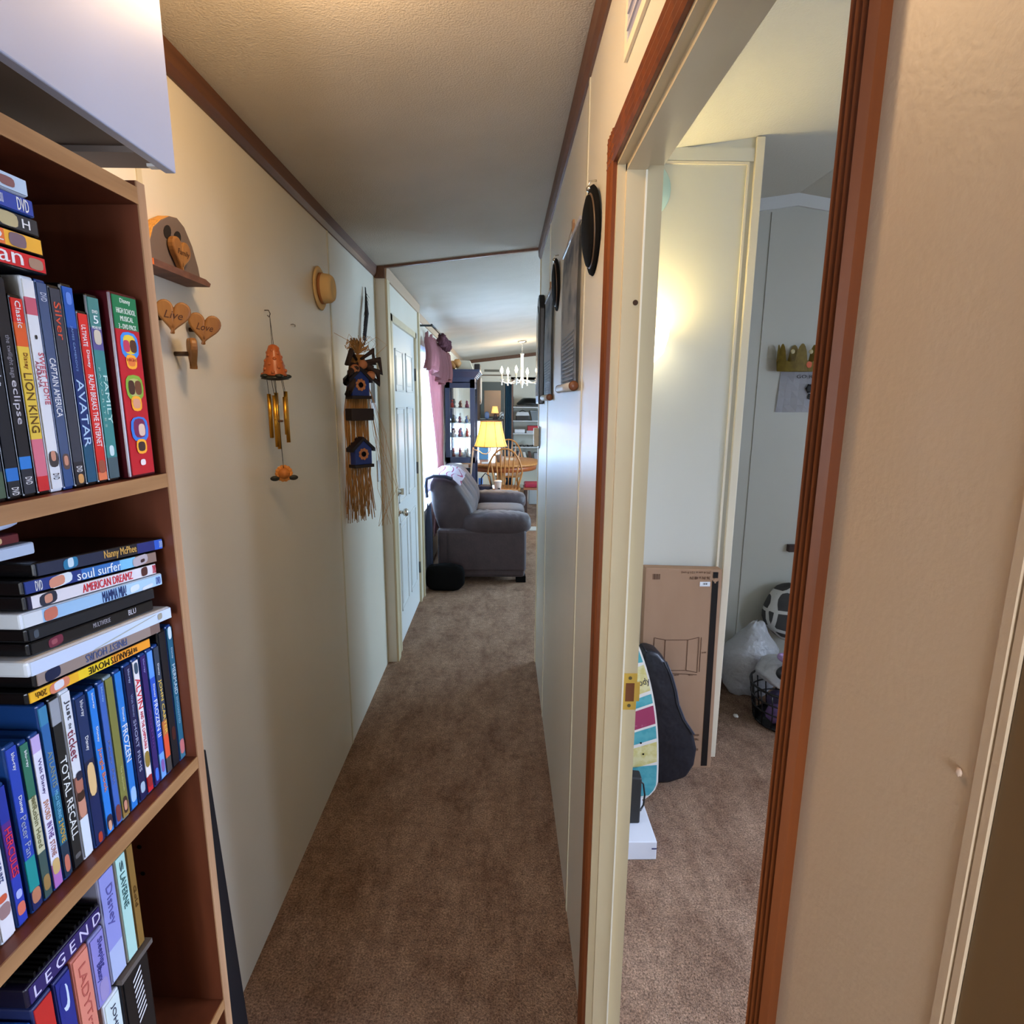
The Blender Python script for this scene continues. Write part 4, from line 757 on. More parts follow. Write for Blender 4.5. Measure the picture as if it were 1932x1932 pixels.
# guitar case
bm = NB(); pts = []
GP = [(.56, .02), (.64, .0), (.72, .0), (.790, .025), (.822, .085), (.828, .16), (.808, .235), (.765, .30), (.735, .37), (.722, .43), (.70, .50), (.672, .56), (.640, .595), (.60, .61), (.575, .60), (.56, .5)]
prism(bm, [(x, z+.002) for x, z in GP], 'y', 2.165, 2.262); bevel(bm, .018, 3)
gt = obj('guitar_case', bm, mat('nylon_black', C(24, 26, 34), .45, bump=(9, .5, .03)))
for p in gt.data.polygons: p.use_smooth = True
tag(gt, 'black padded guitar-shaped gig bag leaning beside the cardboard box', 'guitar case')
bm = NB(); tube(bm, [(x, 2.164, z+.002) for x, z in GP[6:12]], .004, 6); zp = obj('zip_piping', bm, plain(60, 66, 80, .35), None); WL[gt] = gt.location.copy(); zp.parent = gt; zp.location = WL[zp]-WL[gt]
# wakeboard
t = thing('body_board', 'worn board with teal, yellow and magenta bands leaning inside the bedroom doorway', 'board', (.50, 2.085, 0))
def edge_x(z): return .640-.115*((z/.69)**2.6) if z > .08 else .640-.05*((.08-z)/.08)**2
def bq(x, z, e): return Vector((x, 2.072-.015*z-e, z))
zs = [0, .02, .045, .08]+[.08+.61*i/18 for i in range(1, 19)]
bm = NB(); L_ = [(.36, z) for z in zs]; R_ = [(edge_x(z), z) for z in zs]; poly = L_[::-1]+R_
A = [bm.verts.new(bq(x, z+.001, 0)) for x, z in poly]; B = [bm.verts.new(bq(x, z+.001, -.014)) for x, z in poly]
bm.faces.new(A); bm.faces.new(B[::-1])
for i in range(len(A)): bm.faces.new([A[i], B[i], B[(i+1) % len(A)], A[(i+1) % len(A)]])
bo = obj('board_core', bm, plain(226, 222, 214, .5), t)
TEAL = mat('teal_print', C(70, 156, 166), .5, noise=(C(90, 170, 176), (30, 30, 30), 4, .4, .6)); YEL = mat('yellow_print', C(204, 192, 120), .5, noise=(C(220, 212, 160), (30, 30, 30), 4, .4, .6)); MAG = mat('magenta_print', C(156, 56, 92), .5, noise=(C(180, 110, 130), (40, 40, 40), 6, .62, .7))
for z0, z1, m_ in ((.02, .16, TEAL), (.175, .265, YEL), (.28, .335, TEAL), (.345, .425, MAG), (.435, .475, TEAL), (.49, .60, YEL), (.61, .68, TEAL)):
    bm = NB(); n = 6; V = []
    for j in range(n+1):
        z = z0+(z1-z0)*j/n; xr = edge_x(z)-.007
        V.append([bm.verts.new(bq(.40+(xr-.40)*q/4, z-(.075 if z0 < .55 else .03)*(1-q/4)*(1 if z0 > .1 else .3), .0006)) for q in range(5)])
    for j in range(n):
        for q in range(4): bm.faces.new([V[j][q], V[j][q+1], V[j+1][q+1], V[j+1][q]])
    obj('printed_band', bm, m_, bo)
texto('board_lettering', 'body', bq(.530, .495, .0012), (1, 0, .3), (-.3, 0, 1), .058, .038, plain(50, 50, 60, .6), bo, .0004)
for x, z in ((.560, .26), (.572, .21)):
    bm = NB(); lathe(bm, [(.004, 0), (.004, .001)], bq(x, z, .001), (0, -1, 0), 10); obj('screw_hole', bm, BLACKM, bo)
# white box with black power brick
t = thing('white_carton', 'flat white box lying on the bedroom carpet just inside the doorway', 'box', (.44, 1.88, 0))
bm = NB(); box(bm, .325, .553, 1.757, 2.055, .001, .074); bevel(bm, .003); wb = obj('box_body', bm, plain(216, 220, 230, .4), t)
boxo('dark_tab', (.535, .5535, 1.7562, 1.7572, .044, .0485), plain(30, 34, 90, .5), wb)
t = thing('power_adapter', 'black rectangular power adapter standing on the flat white box', 'power adapter', (.45, 1.875, .0745))
bm = NB(); hexa(bm, [(.375, 1.845, .0745), (.512, 1.845, .0745), (.512, 1.895, .0745), (.375, 1.895, .0745), (.380, 1.880, .255), (.522, 1.880, .235), (.522, 1.925, .240), (.380, 1.925, .255)]); bevel(bm, .006, 3); obj('housing', bm, plain(34, 34, 34, .5), t)
bm = NB(); tube(bm, [(.515, 1.90, .215), (.532, 1.90, .20), (.537, 1.89, .16), (.531, 1.88, .125), (.518, 1.87, .11), (.512, 1.865, .12)], .0035, 6); obj('cord_loop', bm, BLACK, t)
# wall sconce and round plate
t = thing('wall_sconce', 'lit white glass bowl wall sconce on the bedroom partition, mostly behind the jamb', 'wall lamp', (.52, 2.36, 1.76))
bm = NB(); lathe(bm, [(.0, 0), (.035, .004), (.066, .035), (.083, .095), (.085, .118), (.078, .118), (.060, .045), (.0, .012)], (.550, 2.270, 1.75), (0, 0, 1), 24); obj('glass_bowl', bm, SCONM, t)
boxo('back_plate', (.51, .56, 2.355, PY, 1.76, 1.88), CHROME, t)
bm = NB(); tube(bm, [(.535, 2.36, 1.79), (.535, 2.33, 1.78), (.535, 2.31, 1.775)], .006, 8); obj('arm', bm, CHROME, t)
bm = NB(); lathe(bm, [(.0, .0), (.10, .002), (.108, .012), (.104, .018), (.0, .020)], (.530, PY, 2.395), (0, -1, 0), 32); tag(obj('round_plate', bm, plain(176, 206, 200, .4)), 'pale blue-green round plate high on the partition, mostly behind the jamb', 'plate')
# paper crown, poster
t = thing('party_hat', 'gold paper crown hung on the grey bedroom wall above the white banner', 'crown', (1.585, 3.15, 1.77))
bm = NB(); N_ = 84; T = []
def ct(a):
    k = (a/(2*PI)*6) % 1.0; return 1.832+.070*max(0, 1-(abs(k-.5)*3.6)**2)**.6+.012*(math.cos((k-.5)*2*PI))
for i in range(N_):
    a = 2*PI*i/N_; q = (math.cos(a)*.105, math.sin(a)*.040)
    T.append((bm.verts.new((1.585+q[0], 3.148+q[1], 1.772)), bm.verts.new((1.585+q[0]*1.06, 3.148+q[1]*1.06, ct(a)))))
for i in range(N_): bm.faces.new([T[i][0], T[(i+1) % N_][0], T[(i+1) % N_][1], T[i][1]])
bmesh.ops.solidify(bm, geom=bm.faces[:], thickness=.0012); cr = obj('crown_band', bm, mat('gold_card', C(176, 150, 60), .5, noise=(C(150, 124, 50), (40, 40, 40), 3, .3, .7)), t)
bm = NB(); lathe(bm, [(.017, 0), (.017, .001)], (1.632, 3.1105, 1.806), (.2, -1, 0), 16); obj('orange_badge', bm, plain(222, 96, 40, .5), cr)
for x in (1.537, 1.634):
    bm = NB(); lathe(bm, [(.012, 0), (.010, .003), (.0, .004)], (x, 3.1085, 1.872), (0, -1, 0), 12); obj('cream_disc', bm, plain(210, 196, 150, .5), cr)
t = thing('wall_banner', 'white cloth banner with black words pinned to the grey bedroom wall', 'banner', (1.66, 3.195, 1.55))
bm = NB(); V = [[bm.verts.new((x+.012*(1-j/6), 3.192-.004*math.sin(x*40+j), 1.79-.235*j/6+(.012 if j else 0)*(x-1.66))) for j in range(7)] for x in [1.513+.30*i/8 for i in range(9)]]
for i in range(8):
    for j in range(6): bm.faces.new([V[i][j], V[i+1][j], V[i+1][j+1], V[i][j+1]])
bmesh.ops.solidify(bm, geom=bm.faces[:], thickness=.001); bn = obj('cloth', bm, plain(226, 226, 232, .7), t)
texto('banner_lettering', 'GO RAMS', (1.608, 3.184, 1.738), (1, 0, 0), (0, 0, 1), .16, .018, INK, bn)
for k, (x, z, r) in enumerate(((1.686, 1.683, .018), (1.690, 1.640, .012))):
    bm = NB(); blob(bm, (x, 3.184, z), (r, .001, r*1.2), 2, 10, 6, wob=.2, seed=k); obj('printed_figure', bm, INK, bn)
boxo('wall_bracket', (1.655, 1.70, 3.165, 3.1995, .76, .80), plain(60, 40, 34, .6), None); tag(bpy.data.objects['wall_bracket'], 'small dark brown knob on grey bedroom wall above the patterned pillow', 'bracket')
# floor vent, bags, basket
t = thing('floor_register', 'pale slotted heating register low on the grey bedroom wall', 'vent', (1.42, 3.18, 0))
boxo('frame', (1.30, 1.56, 3.165, 3.1995, .001, .085), plain(190, 184, 170, .5), t, .003)
for i in range(14):
    bm = NB(); x = 1.31+i*.017; hexa(bm, [(x, 3.162, .015), (x+.006, 3.162, .015), (x+.006, 3.166, .015), (x, 3.166, .015), (x+.014, 3.162, .072), (x+.020, 3.162, .072), (x+.020, 3.166, .072), (x+.014, 3.166, .072)]); obj('slot', bm, plain(50, 46, 44, .8), t)
bm = NB(); blob(bm, (1.235, 3.10, .11), (.06, .06, .11), 2.4, wob=.05)
tag(obj('patterned_bag', bm, mat('mixed_print', C(40, 50, 90), .7, noise=(C(190, 90, 90), (40, 40, 40), 2, .48, .56))), 'small multicoloured printed bag half hidden by the partition edge', 'bag')
bm = NB(); blob(bm, (1.69, 3.075, .435), (.185, .105, .165), 2.3, 28, 18, wob=.03)
for f in bm.faces: pass
def pillow_mat():
    m = bpy.data.materials.new('lattice_print'); m.use_nodes = True; nt = m.node_tree; N = nt.nodes; L = nt.links; b = N['Principled BSDF']; b.inputs['Roughness'].default_value = .8
    tc = N.new('ShaderNodeTexCoord'); v = N.new('ShaderNodeTexVoronoi'); v.feature = 'DISTANCE_TO_EDGE'; v.inputs['Scale'].default_value = 9; v.inputs['Randomness'].default_value = .35
    L.new(tc.outputs['Object'], v.inputs['Vector']); r = N.new('ShaderNodeValToRGB'); r.color_ramp.interpolation = 'CONSTANT'; r.color_ramp.elements[1].position = .085
    r.color_ramp.elements[0].color = C(214, 214, 210); r.color_ramp.elements[1].color = C(70, 70, 70); L.new(v.outputs['Distance'], r.inputs[0]); L.new(r.outputs[0], b.inputs['Base Color']); return m
tag(obj('patterned_pillow', bm, pillow_mat()), 'dark grey cushion with white lattice pattern behind the trash bags', 'pillow')
def bagobj(label, c, s, p, seed, name='trash_bag'):
    bm = NB(); blob(bm, c, s, p, 32, 20, wob=.05, seed=seed)
    for v in bm.verts:                                   # gathered neck
        h = (v.co.z-c[2])/s[2]
        if h > .3: k = 1-.55*((h-.3)/.7); v.co.x = c[0]+.02*h+(v.co.x-c[0])*k; v.co.y = c[1]+(v.co.y-c[1])*k
        if h < -.82: v.co.z = c[2]-s[2]*.82
        v.co += Vector((math.sin(v.co.z*60+v.co.x*30), math.sin(v.co.x*50+v.co.z*40), 0))*.005
    lo = min(v.co.z for v in bm.verts)
    for v in bm.verts: v.co.z += .001-lo if abs(c[3] if len(c) > 3 else 0) < 1 else 0
    return tag(obj(name, bm, BAG), label, 'trash bag', 'white trash bags')
bagobj('full white trash bag slumped on the bedroom carpet left of the wire basket', (1.395, 2.97, .22), (.15, .11, .225), 2.3, 2)
bm = NB(); lathe(bm, [(.03, 0), (.03, .0005)], (1.2, 2.2, 5), (0, 0, 1), 6); bm.free()
BX, BYY = 1.455, 2.66
t = thing('laundry_basket', 'round black wire basket holding pink and purple clothes', 'basket', (BX, BYY, 0))
bm = NB()
for z, r in ((.205, .178), (.145, .172), (.09, .163), (.012, .150)): tube(bm, [(BX+r*math.cos(2*PI*k/28), BYY+r*math.sin(2*PI*k/28), z) for k in range(28)], .006 if z > .19 else .004, 6, closed=True)
for k in range(18):
    a = 2*PI*k/18; tube(bm, [(BX+.150*math.cos(a), BYY+.150*math.sin(a), .008), (BX+.165*math.cos(a+.03), BYY+.165*math.sin(a+.03), .12), (BX+.178*math.cos(a), BYY+.178*math.sin(a), .205)], .0035, 5)
obj('wire_frame', bm, BLACK, t)
bm = NB(); lathe(bm, [(.0, .003), (.148, .003), (.15, .009), (.0, .010)], (BX, BYY, 0), (0, 0, 1), 24); obj('base_plate', bm, BLACK, t)
for k, (dx, dy, z, s, c) in enumerate(((-.065, -.05, .068, .055, (110, 84, 130)), (.062, -.04, .068, .055, (150, 110, 120)), (0, .07, .075, .058, (90, 80, 110)), (0, -.06, .150, .045, (140, 120, 180)))):
    bm = NB(); blob(bm, (BX+dx, BYY+dy, z), (s, s*.8, s*.85), 2.2, 18, 12, wob=.07, seed=k); tag(obj('folded_garment', bm, plain(*c, .8)), ['dull purple garment at the front of the wire basket', 'dusty pink garment on the right inside the wire basket', 'grey-violet garment at the back of the wire basket', 'light violet garment on top inside the wire basket'][k], 'garment', 'clothes in the wire basket')
bm = NB(); blob(bm, (BX+.01, BYY, .262), (.165, .15, .062), 2.2, 30, 18, wob=.07, seed=8); tag(obj('white_bag', bm, BAG), 'white plastic bag heaped on top of the black wire basket', 'bag')
def band(label, c, r, z, a0, a1, m_, tilt, w_=.014):
    bm = NB(); pts = [Vector((c[0]+r*math.cos(a0+(a1-a0)*k/16), c[1]+r*.8*math.sin(a0+(a1-a0)*k/16), z+tilt*math.cos(a0+(a1-a0)*k/16))) for k in range(17)]
    tube(bm, pts, [w_*(.6+.4*math.sin(PI*k/16)) for k in range(17)], 8); return tag(obj('headband', bm, m_), label, 'headband', 'headbands on the bag')
band('lavender headband lying on the heaped white bag', (1.46, 2.64), .07, .345, 2.0, 6.6, plain(170, 140, 186, .5), -.01)
band('black and blue headband lying in front of the lavender one', (1.42, 2.52), .085, .338, 1.2, 4.1, BLACK, .02)
bm = NB(); blob(bm, (1.217, 2.694, .008), (.012, .016, .007), 2.2, 12, 8, wob=.1); tag(obj('paper_scrap', bm, plain(230, 226, 216, .8)), 'tiny crumpled white paper scrap on the bedroom carpet', 'paper scrap')

# ================================================================== LIVING ROOM
# curtains
PINK = mat('mauve_sheer', C(170, 128, 142), .8, trans=.0, sheen=.3)
def cloth_mat(name, col, tr):
    m = bpy.data.materials.new(name); m.use_nodes = True; nt = m.node_tree; N = nt.nodes; L = nt.links; out = N['Material Output']
    d = N.new('ShaderNodeBsdfDiffuse'); d.inputs[0].default_value = col; t_ = N.new('ShaderNodeBsdfTranslucent'); t_.inputs[0].default_value = col
    mx = N.new('ShaderNodeMixShader'); mx.inputs[0].default_value = tr; L.new(d.outputs[0], mx.inputs[1]); L.new(t_.outputs[0], mx.inputs[2]); L.new(mx.outputs[0], out.inputs[0]); return m
PINK = cloth_mat('mauve_curtain', C(158, 112, 112), .14); SHEER = cloth_mat('white_sheer', C(236, 240, 248), .6); SHADEM = None
def drape(bm, x, y0, y1, z0, z1, amp, waves, f=None, nz=14, ny=70):
    V = []
    for j in range(nz+1):
        z = z0+(z1-z0)*j/nz; row = []
        for i in range(ny+1):
            t_ = i/ny; a, b = (y0, y1) if f is None else f(z, y0, y1)
            row.append(bm.verts.new((x+amp*math.sin(waves*2*PI*t_+.6*math.sin(3*z))+amp*.4*math.sin(waves*5.1*t_), a+(b-a)*t_, z)))
        V.append(row)
    for j in range(nz):
        for i in range(ny): fc = bm.faces.new([V[j][i], V[j][i+1], V[j+1][i+1], V[j+1][i]]); fc.smooth = True
t = thing('curtain_rod', 'dark curtain rod above the front living room window', 'curtain rod', (-.66, 5.7, 2.09))
bm = NB(); tube(bm, [(-.560, 4.70, 2.19), (-.560, 5.35, 2.195)], .009, 8); obj('rod', bm, plain(40, 50, 54, .4), t)
bm = NB(); tube(bm, [(-.706, 4.74, 2.19), (-.560, 4.74, 2.19)], .008, 8); obj('rod_bracket', bm, plain(40, 50, 54, .4), t)
bm = NB(); drape(bm, -.694, 4.82, 6.55, .66, 2.07, .005, 22); bmesh.ops.solidify(bm, geom=bm.faces[:], thickness=.001)
tag(obj('sheer_curtain', bm, SHEER), 'bright white sheer curtain over the front living room window', 'curtain')
def tie(z, a, b):
    k = max(0, 1-abs(z-.98)/.9); return a+.45*k*(b-a), b-.18*k*(b-a)
bm = NB(); drape(bm, -.668, 5.30, 6.72, .30, 1.97, .010, 9, tie, 18); bmesh.ops.solidify(bm, geom=bm.faces[:], thickness=.002)
tag(obj('side_curtain', bm, PINK), 'mauve curtain panel gathered behind the sofa back', 'curtain')
bm = NB()
def val(z, a, b): return a, b
V = []
NY, NZ = 150, 12
for j in range(NZ+1):
    row = []
    for i in range(NY+1):
        t_ = i/NY; y = 4.68+2.17*t_; bot = 1.84+.05*math.sin(t_*9)-.05*t_; top = 2.13+.02*math.sin(t_*60)
        z = bot+(top-bot)*j/NZ; puff = .016*math.sin(PI*min(1, j/(NZ-2)))+.036*math.sin(t_*2*PI*9+.8*math.sin(t_*14))*(1-.5*j/NZ)+.008*math.sin(t_*150)
        row.append(bm.verts.new((-.610+puff, y, z)))
    V.append(row)
for j in range(NZ):
    for i in range(NY): fc = bm.faces.new([V[j][i], V[j][i+1], V[j+1][i+1], V[j+1][i]]); fc.smooth = True
bmesh.ops.solidify(bm, geom=bm.faces[:], thickness=.002)
va = obj('valance', bm, PINK); tag(va, 'mauve gathered valance with dark ruffle across the top of the front window', 'valance'); WL[va] = va.location.copy()
bm = NB()
for k in range(16):
    y = 5.35+.048*k; blob(bm, (-.555, y, 2.145+.028*math.sin(k*1.9)), (.035, .034, .036), 2, 12, 8, wob=.15, seed=k)
rf = obj('ruffle', bm, cloth_mat('dark_mauve', C(92, 60, 66), .1)); rf.parent = va; rf.location = WL[rf]-WL[va]
# sofa
t = thing('loveseat', 'grey-brown suede loveseat with puffy arms and back to the front window', 'sofa', (-.2, 5.62, 0))
SX0, SX1, SY0, SY1 = -.60, .235, 4.90, 6.34
bm = NB(); box(bm, -.57, .205, SY0+.01, SY1-.01, .055, .50); bevel(bm, .03, 3); obj('base', bm, SOFA, t)
for x in (-.50, .165):
    for y in (SY0+.09, SY1-.09): boxo('foot', (x-.04, x+.05, y-.05, y+.05, .001, .06), BLACKM, t, .006)
def arm(y):
    bm = NB(); box(bm, -.50, .215, y-.115, y+.115, .10, .50); bevel(bm, .035, 3); a = obj('arm', bm, SOFA, t)
    bm = NB(); blob(bm, (-.05, y, .535), (.315, .135, .105), 3.2, 48, 20, wob=.012)
    for v in bm.verts: v.co.z += .035*max(0, (.2-v.co.x))*.3+.004*math.sin(v.co.x*90+v.co.y*20)*(1 if v.co.z > .5 else 0)
    obj('arm_pad', bm, SOFA, a)
arm(SY0+.115); arm(SY1-.115)
def back(y0, y1, seed):
    bm = NB(); pr = [(-.50, .40), (-.575, .48), (-.63, .70), (-.645, .84), (-.635, .905), (-.60, .945), (-.50, .945), (-.41, .91), (-.345, .82), (-.27, .72), (-.235, .62), (-.255, .52), (-.32, .45)]
    n = 12; rings = []
    for i in range(n+1):
        t_ = i/n; e = 1-.22*abs(2*t_-1)**6; y = y0+(y1-y0)*t_; cx, cz = -.45, .68
        rings.append([bm.verts.new((cx+(x-cx)*e, y, cz+(z-cz)*(e*.5+.5)+.006*math.sin(i*1.3+x*20))) for x, z in pr])
    for i in range(n):
        for k in range(len(pr)): fc = bm.faces.new([rings[i][k], rings[i+1][k], rings[i+1][(k+1) % len(pr)], rings[i][(k+1) % len(pr)]]); fc.smooth = True
    bm.faces.new(rings[0][::-1]); bm.faces.new(rings[-1])
    o = obj('back_cushion', bm, SOFA, t); m = o.modifiers.new('s', 'SUBSURF'); m.levels = 1; m.render_levels = 2
for i, (a, b) in enumerate(((4.93, 5.40), (5.40, 5.86), (5.86, 6.31))): back(a, b, i)
for a, b in ((SY0+.24, 5.62), (5.62, SY1-.24)):
    bm = NB(); blob(bm, (0-.03, (a+b)/2, .47), (.265, (b-a)/2, .075), 4.5, 32, 16, wob=.006); obj('seat_cushion', bm, SOFA, t)
# throw blanket on sofa back
def blanket():
    m = bpy.data.materials.new('patterned_throw'); m.use_nodes = True; nt = m.node_tree; N = nt.nodes; L = nt.links; b = N['Principled BSDF']; b.inputs['Roughness'].default_value = .9
    tc = N.new('ShaderNodeTexCoord'); wv = N.new('ShaderNodeTexWave'); wv.inputs['Scale'].default_value = 2.2; wv.inputs['Distortion'].default_value = 5; wv.inputs['Detail'].default_value = 1.5
    L.new(tc.outputs['Object'], wv.inputs['Vector']); r = N.new('ShaderNodeValToRGB'); e = r.color_ramp.elements; e[0].position = .0; e[0].color = C(186, 172, 178); e[1].position = .50; e[1].color = C(194, 180, 186)
    x = e.new(.54); x.color = C(140, 36, 72); x = e.new(.72); x.color = C(150, 50, 84); x = e.new(.76); x.color = C(190, 176, 182)
    L.new(wv.outputs['Fac'], r.inputs[0]); L.new(r.outputs[0], b.inputs['Base Color']); return m
bm = NB(); V = []
prf = [(-.648, .80), (-.660, .87), (-.650, .925), (-.60, .962), (-.50, .963), (-.42, .935), (-.365, .875)]
for i in range(15):
    y = 4.91+(5.75-4.91)*i/14
    V.append([bm.verts.new((x+.006*math.sin(i*.9+k), y+.02*math.sin(k*1.1), z+.006*math.sin(i*1.1+k*.7)+.012)) for k, (x, z) in enumerate(prf)])
for i in range(14):
    for k in range(6): fc = bm.faces.new([V[i][k], V[i+1][k], V[i+1][k+1], V[i][k+1]]); fc.smooth = True
bmesh.ops.solidify(bm, geom=bm.faces[:], thickness=.018)
th = obj('throw_blanket', bm, blanket()); tag(th, 'white throw blanket with magenta swirls folded over the loveseat back', 'blanket'); WL[th] = th.location.copy()
bm = NB(); tube(bm, [(-.652, 4.905, .78), (-.660, 4.905, .88), (-.652, 4.900, .945), (-.59, 4.898, .968), (-.49, 4.898, .965), (-.43, 4.90, .945)], .014, 8); o = obj('dark_hem', bm, plain(40, 44, 62, .8)); o.parent = th; o.location = WL[o]-WL[th]
# black bag and blue cloth by the door
bm = NB(); blob(bm, (-.49, 4.735, .115), (.165, .06, .115), 4, 32, 18, wob=.03, seed=3)
for v in bm.verts: v.co.z = max(v.co.z, .004)
tag(obj('duffel_bag', bm, BLACKM), 'black duffel bag on the carpet between front door and loveseat', 'bag')
bm = NB(); blob(bm, (-.630, 4.835, .36), (.03, .04, .36), 3, 20, 20, wob=.05, seed=5)
for v in bm.verts: v.co.z = max(v.co.z, .003)
tag(obj('folded_jacket', bm, mat('navy_cloth', C(40, 48, 70), .85, bump=(30, .5, .01))), 'dark navy cloth bundle wedged between wall and loveseat', 'cloth')
# side table, purse, cup
t = thing('side_table', 'small dark wooden side table beyond the loveseat arm', 'table', (-.13, 6.72, 0))
boxo('table_top', (-.36, .10, 6.50, 6.94, .50, .525), plain(96, 62, 40, .4), t, .004)
for x in (-.33, .07):
    for y in (6.53, 6.91): boxo('leg', (x-.02, x+.02, y-.02, y+.02, .001, .50), plain(86, 54, 34, .4), t)
t = thing('handbag', 'dark blue quilted handbag with arched handle on the side table', 'handbag', (-.21, 6.68, .526))
bm = NB(); blob(bm, (-.21, 6.68, .585), (.095, .06, .058), 3.5, 24, 14); obj('bag_body', bm, mat('quilted_navy', C(26, 34, 64), .45, bump=(70, .8, .01)), t)
bm = NB(); tube(bm, [(-.25+.0, 6.68, .62), (-.245, 6.68, .72), (-.20, 6.68, .775), (-.145, 6.68, .74), (-.125, 6.68, .62)], .007, 8); obj('handle', bm, plain(20, 24, 40, .4), t)
bm = NB(); box(bm, -.285, -.235, 6.80, 6.85, .526, .70); bevel(bm, .006); tag(obj('blue_carton', bm, plain(60, 110, 180, .4)), 'small blue carton behind the handbag on the side table', 'carton')
t = thing('paper_cup', 'beige takeaway cup with dark round emblem on the side table', 'cup', (-.05, 6.63, .526))
bm = NB(); lathe(bm, [(.030, 0), (.044, .155), (.0, .156)], (-.05, 6.63, .5265), (0, 0, 1), 20); cu = obj('cup_body', bm, plain(190, 160, 140, .6), t)
bm = NB(); lathe(bm, [(.046, .155), (.047, .163), (.040, .172), (.0, .173)], (-.05, 6.63, .5265), (0, 0, 1), 20); obj('lid', bm, plain(216, 206, 200, .4), t)
bm = NB(); lathe(bm, [(.016, 0), (.016, .001)], (-.037, 6.589, .60), (.3, -1, 0), 14); obj('emblem', bm, plain(40, 26, 30, .5), cu)
# floor lamp
t = thing('floor_lamp', 'floor lamp with glowing yellow bell shade and curved arm behind the loveseat', 'floor lamp', (-.33, 6.86, 0))
bm = NB(); lathe(bm, [(.13, 0), (.13, .015), (.03, .03), (.012, .05), (.0, .051)], (-.42, 7.08, .001), (0, 0, 1), 24); obj('base', bm, BRASS, t)
PL = plain(176, 160, 140, .3)
bm = NB(); tube(bm, [(-.42, 7.08, .03), (-.40, 7.03, .6), (-.365, 6.93, .95), (-.35, 6.90, 1.06)], .011, 8); obj('pole', bm, PL, t)
bm = NB(); tube(bm, [(-.35, 6.90, 1.035), (-.28, 6.87, 1.02), (-.24, 6.85, .99), (-.19, 6.83, .985), (-.15, 6.81, 1.02), (-.14, 6.80, 1.10), (-.137, 6.80, 1.20)], .007, 8); obj('curved_arm', bm, PL, t)
bm = NB(); n = 6
R0, R1, ZA, ZB = .192, .120, 1.082, 1.374; rows = []
for j in range(7):
    f = j/6; r = R0+(R1-R0)*(f**.75); rows.append([bm.verts.new((-.137+r*(1+.02*math.cos(8*(2*PI*k/32)))*math.cos(2*PI*k/32), 6.80+r*(1+.02*math.cos(8*(2*PI*k/32)))*math.sin(2*PI*k/32), ZA+(ZB-ZA)*f)) for k in range(32)])
for j in range(6):
    for k in range(32): fc = bm.faces.new([rows[j][k], rows[j][(k+1) % 32], rows[j+1][(k+1) % 32], rows[j+1][k]]); fc.smooth = True
bmesh.ops.solidify(bm, geom=bm.faces[:], thickness=.002); ls = obj('lamp_shade', bm, SHADE, t)
for k in range(8):
    a = 2*PI*(k+.5)/8; bm = NB(); tube(bm, [(-.137+(R0+(R1-R0)*(f**.75))*1.0*math.cos(a)*1.005, 6.80+(R0+(R1-R0)*(f**.75))*math.sin(a)*1.005, ZA+(ZB-ZA)*f) for f in (0, .2, .4, .6, .8, 1)], .0025, 5); obj('seam', bm, plain(150, 104, 40, .7), ls)
for z, r in ((ZA, R0), (ZB, R1)):
    bm = NB(); tube(bm, [(-.137+r*math.cos(2*PI*k/32), 6.80+r*math.sin(2*PI*k/32), z) for k in range(32)], .004, 6, closed=True); obj('rim', bm, plain(110, 84, 60, .6), ls)
point('floor_lamp_bulb', (-.137, 6.80, 1.24), 6, BULB, .03)
# curio cabinet
t = thing('curio_cabinet', 'tall navy blue glass-sided curio cabinet against the front wall', 'cabinet', (-.50, 7.3, 0))
CXa, CXb, CYa, CYb = -.690, -.335, 7.0, 7.75
bm = NB()
for x in (CXa, CXb-.055): box(bm, x, x+.055, CYa, CYa+.04, .06, 1.86)
for x in (CXa, CXb-.04): box(bm, x, x+.04, CYb-.04, CYb, .06, 1.86)
box(bm, CXa, CXb, CYa, CYb, .0, .10); box(bm, CXa, CXb, CYa, CYb, .86, .93); box(bm, CXa, CXb, CYa, CYb, 1.82, 1.88); box(bm, CXa, CXb, CYa, CYa+.04, 1.76, 1.83); box(bm, CXb-.04, CXb, CYa, CYb, 1.76, 1.83)
obj('cabinet_frame', bm, NAVY, t)
bm = NB(); hexa(bm, [(CXa, CYa-.0, 1.88), (CXb, CYa, 1.88), (CXb, CYb, 1.88), (CXa, CYb, 1.88), (CXa-.0, CYa-.05, 1.95), (CXb+.06, CYa-.05, 1.95), (CXb+.06, CYb+.04, 1.95), (CXa, CYb+.04, 1.95)]); box(bm, CXa, CXb+.065, CYa-.055, CYb+.04, 1.95, 1.975); obj('cornice', bm, NAVY, t)
for i in range(4): boxo('cornice_bead', (CXb+.004+.013*i, CXb+.012+.013*i, CYa+.02, CYb, 1.888+.016*i, 1.896+.016*i), plain(210, 204, 196, .5), t)
boxo('lower_panel', (CXa+.055, CXb-.055, CYa+.012, CYa+.022, .10, .80), plain(30, 34, 48, .4), t); boxo('vent_strip', (CXa+.07, CXb-.08, CYa+.006, CYa+.012, .80, .845), plain(160, 160, 160, .4), t)
MIR = mat('mirror', C(230, 235, 240), .04, metal=1)
boxo('mirror_back', (CXa+.002, CXa+.008, CYa+.05, CYb-.05, .93, 1.80), MIR, t)
boxo('side_glass', (CXa+.055, CXb-.055, CYa+.016, CYa+.019, .93, 1.76), GLASS, t)
boxo('front_glass', (CXb-.02, CXb-.016, CYa+.05, CYb-.05, .93, 1.80), GLASS, t)
for z in (1.17, 1.34, 1.52): boxo('glass_shelf', (CXa+.01, CXb-.02, CYa+.03, CYb-.03, z, z+.006), plain(190, 210, 220, .1, trans=.6), t)
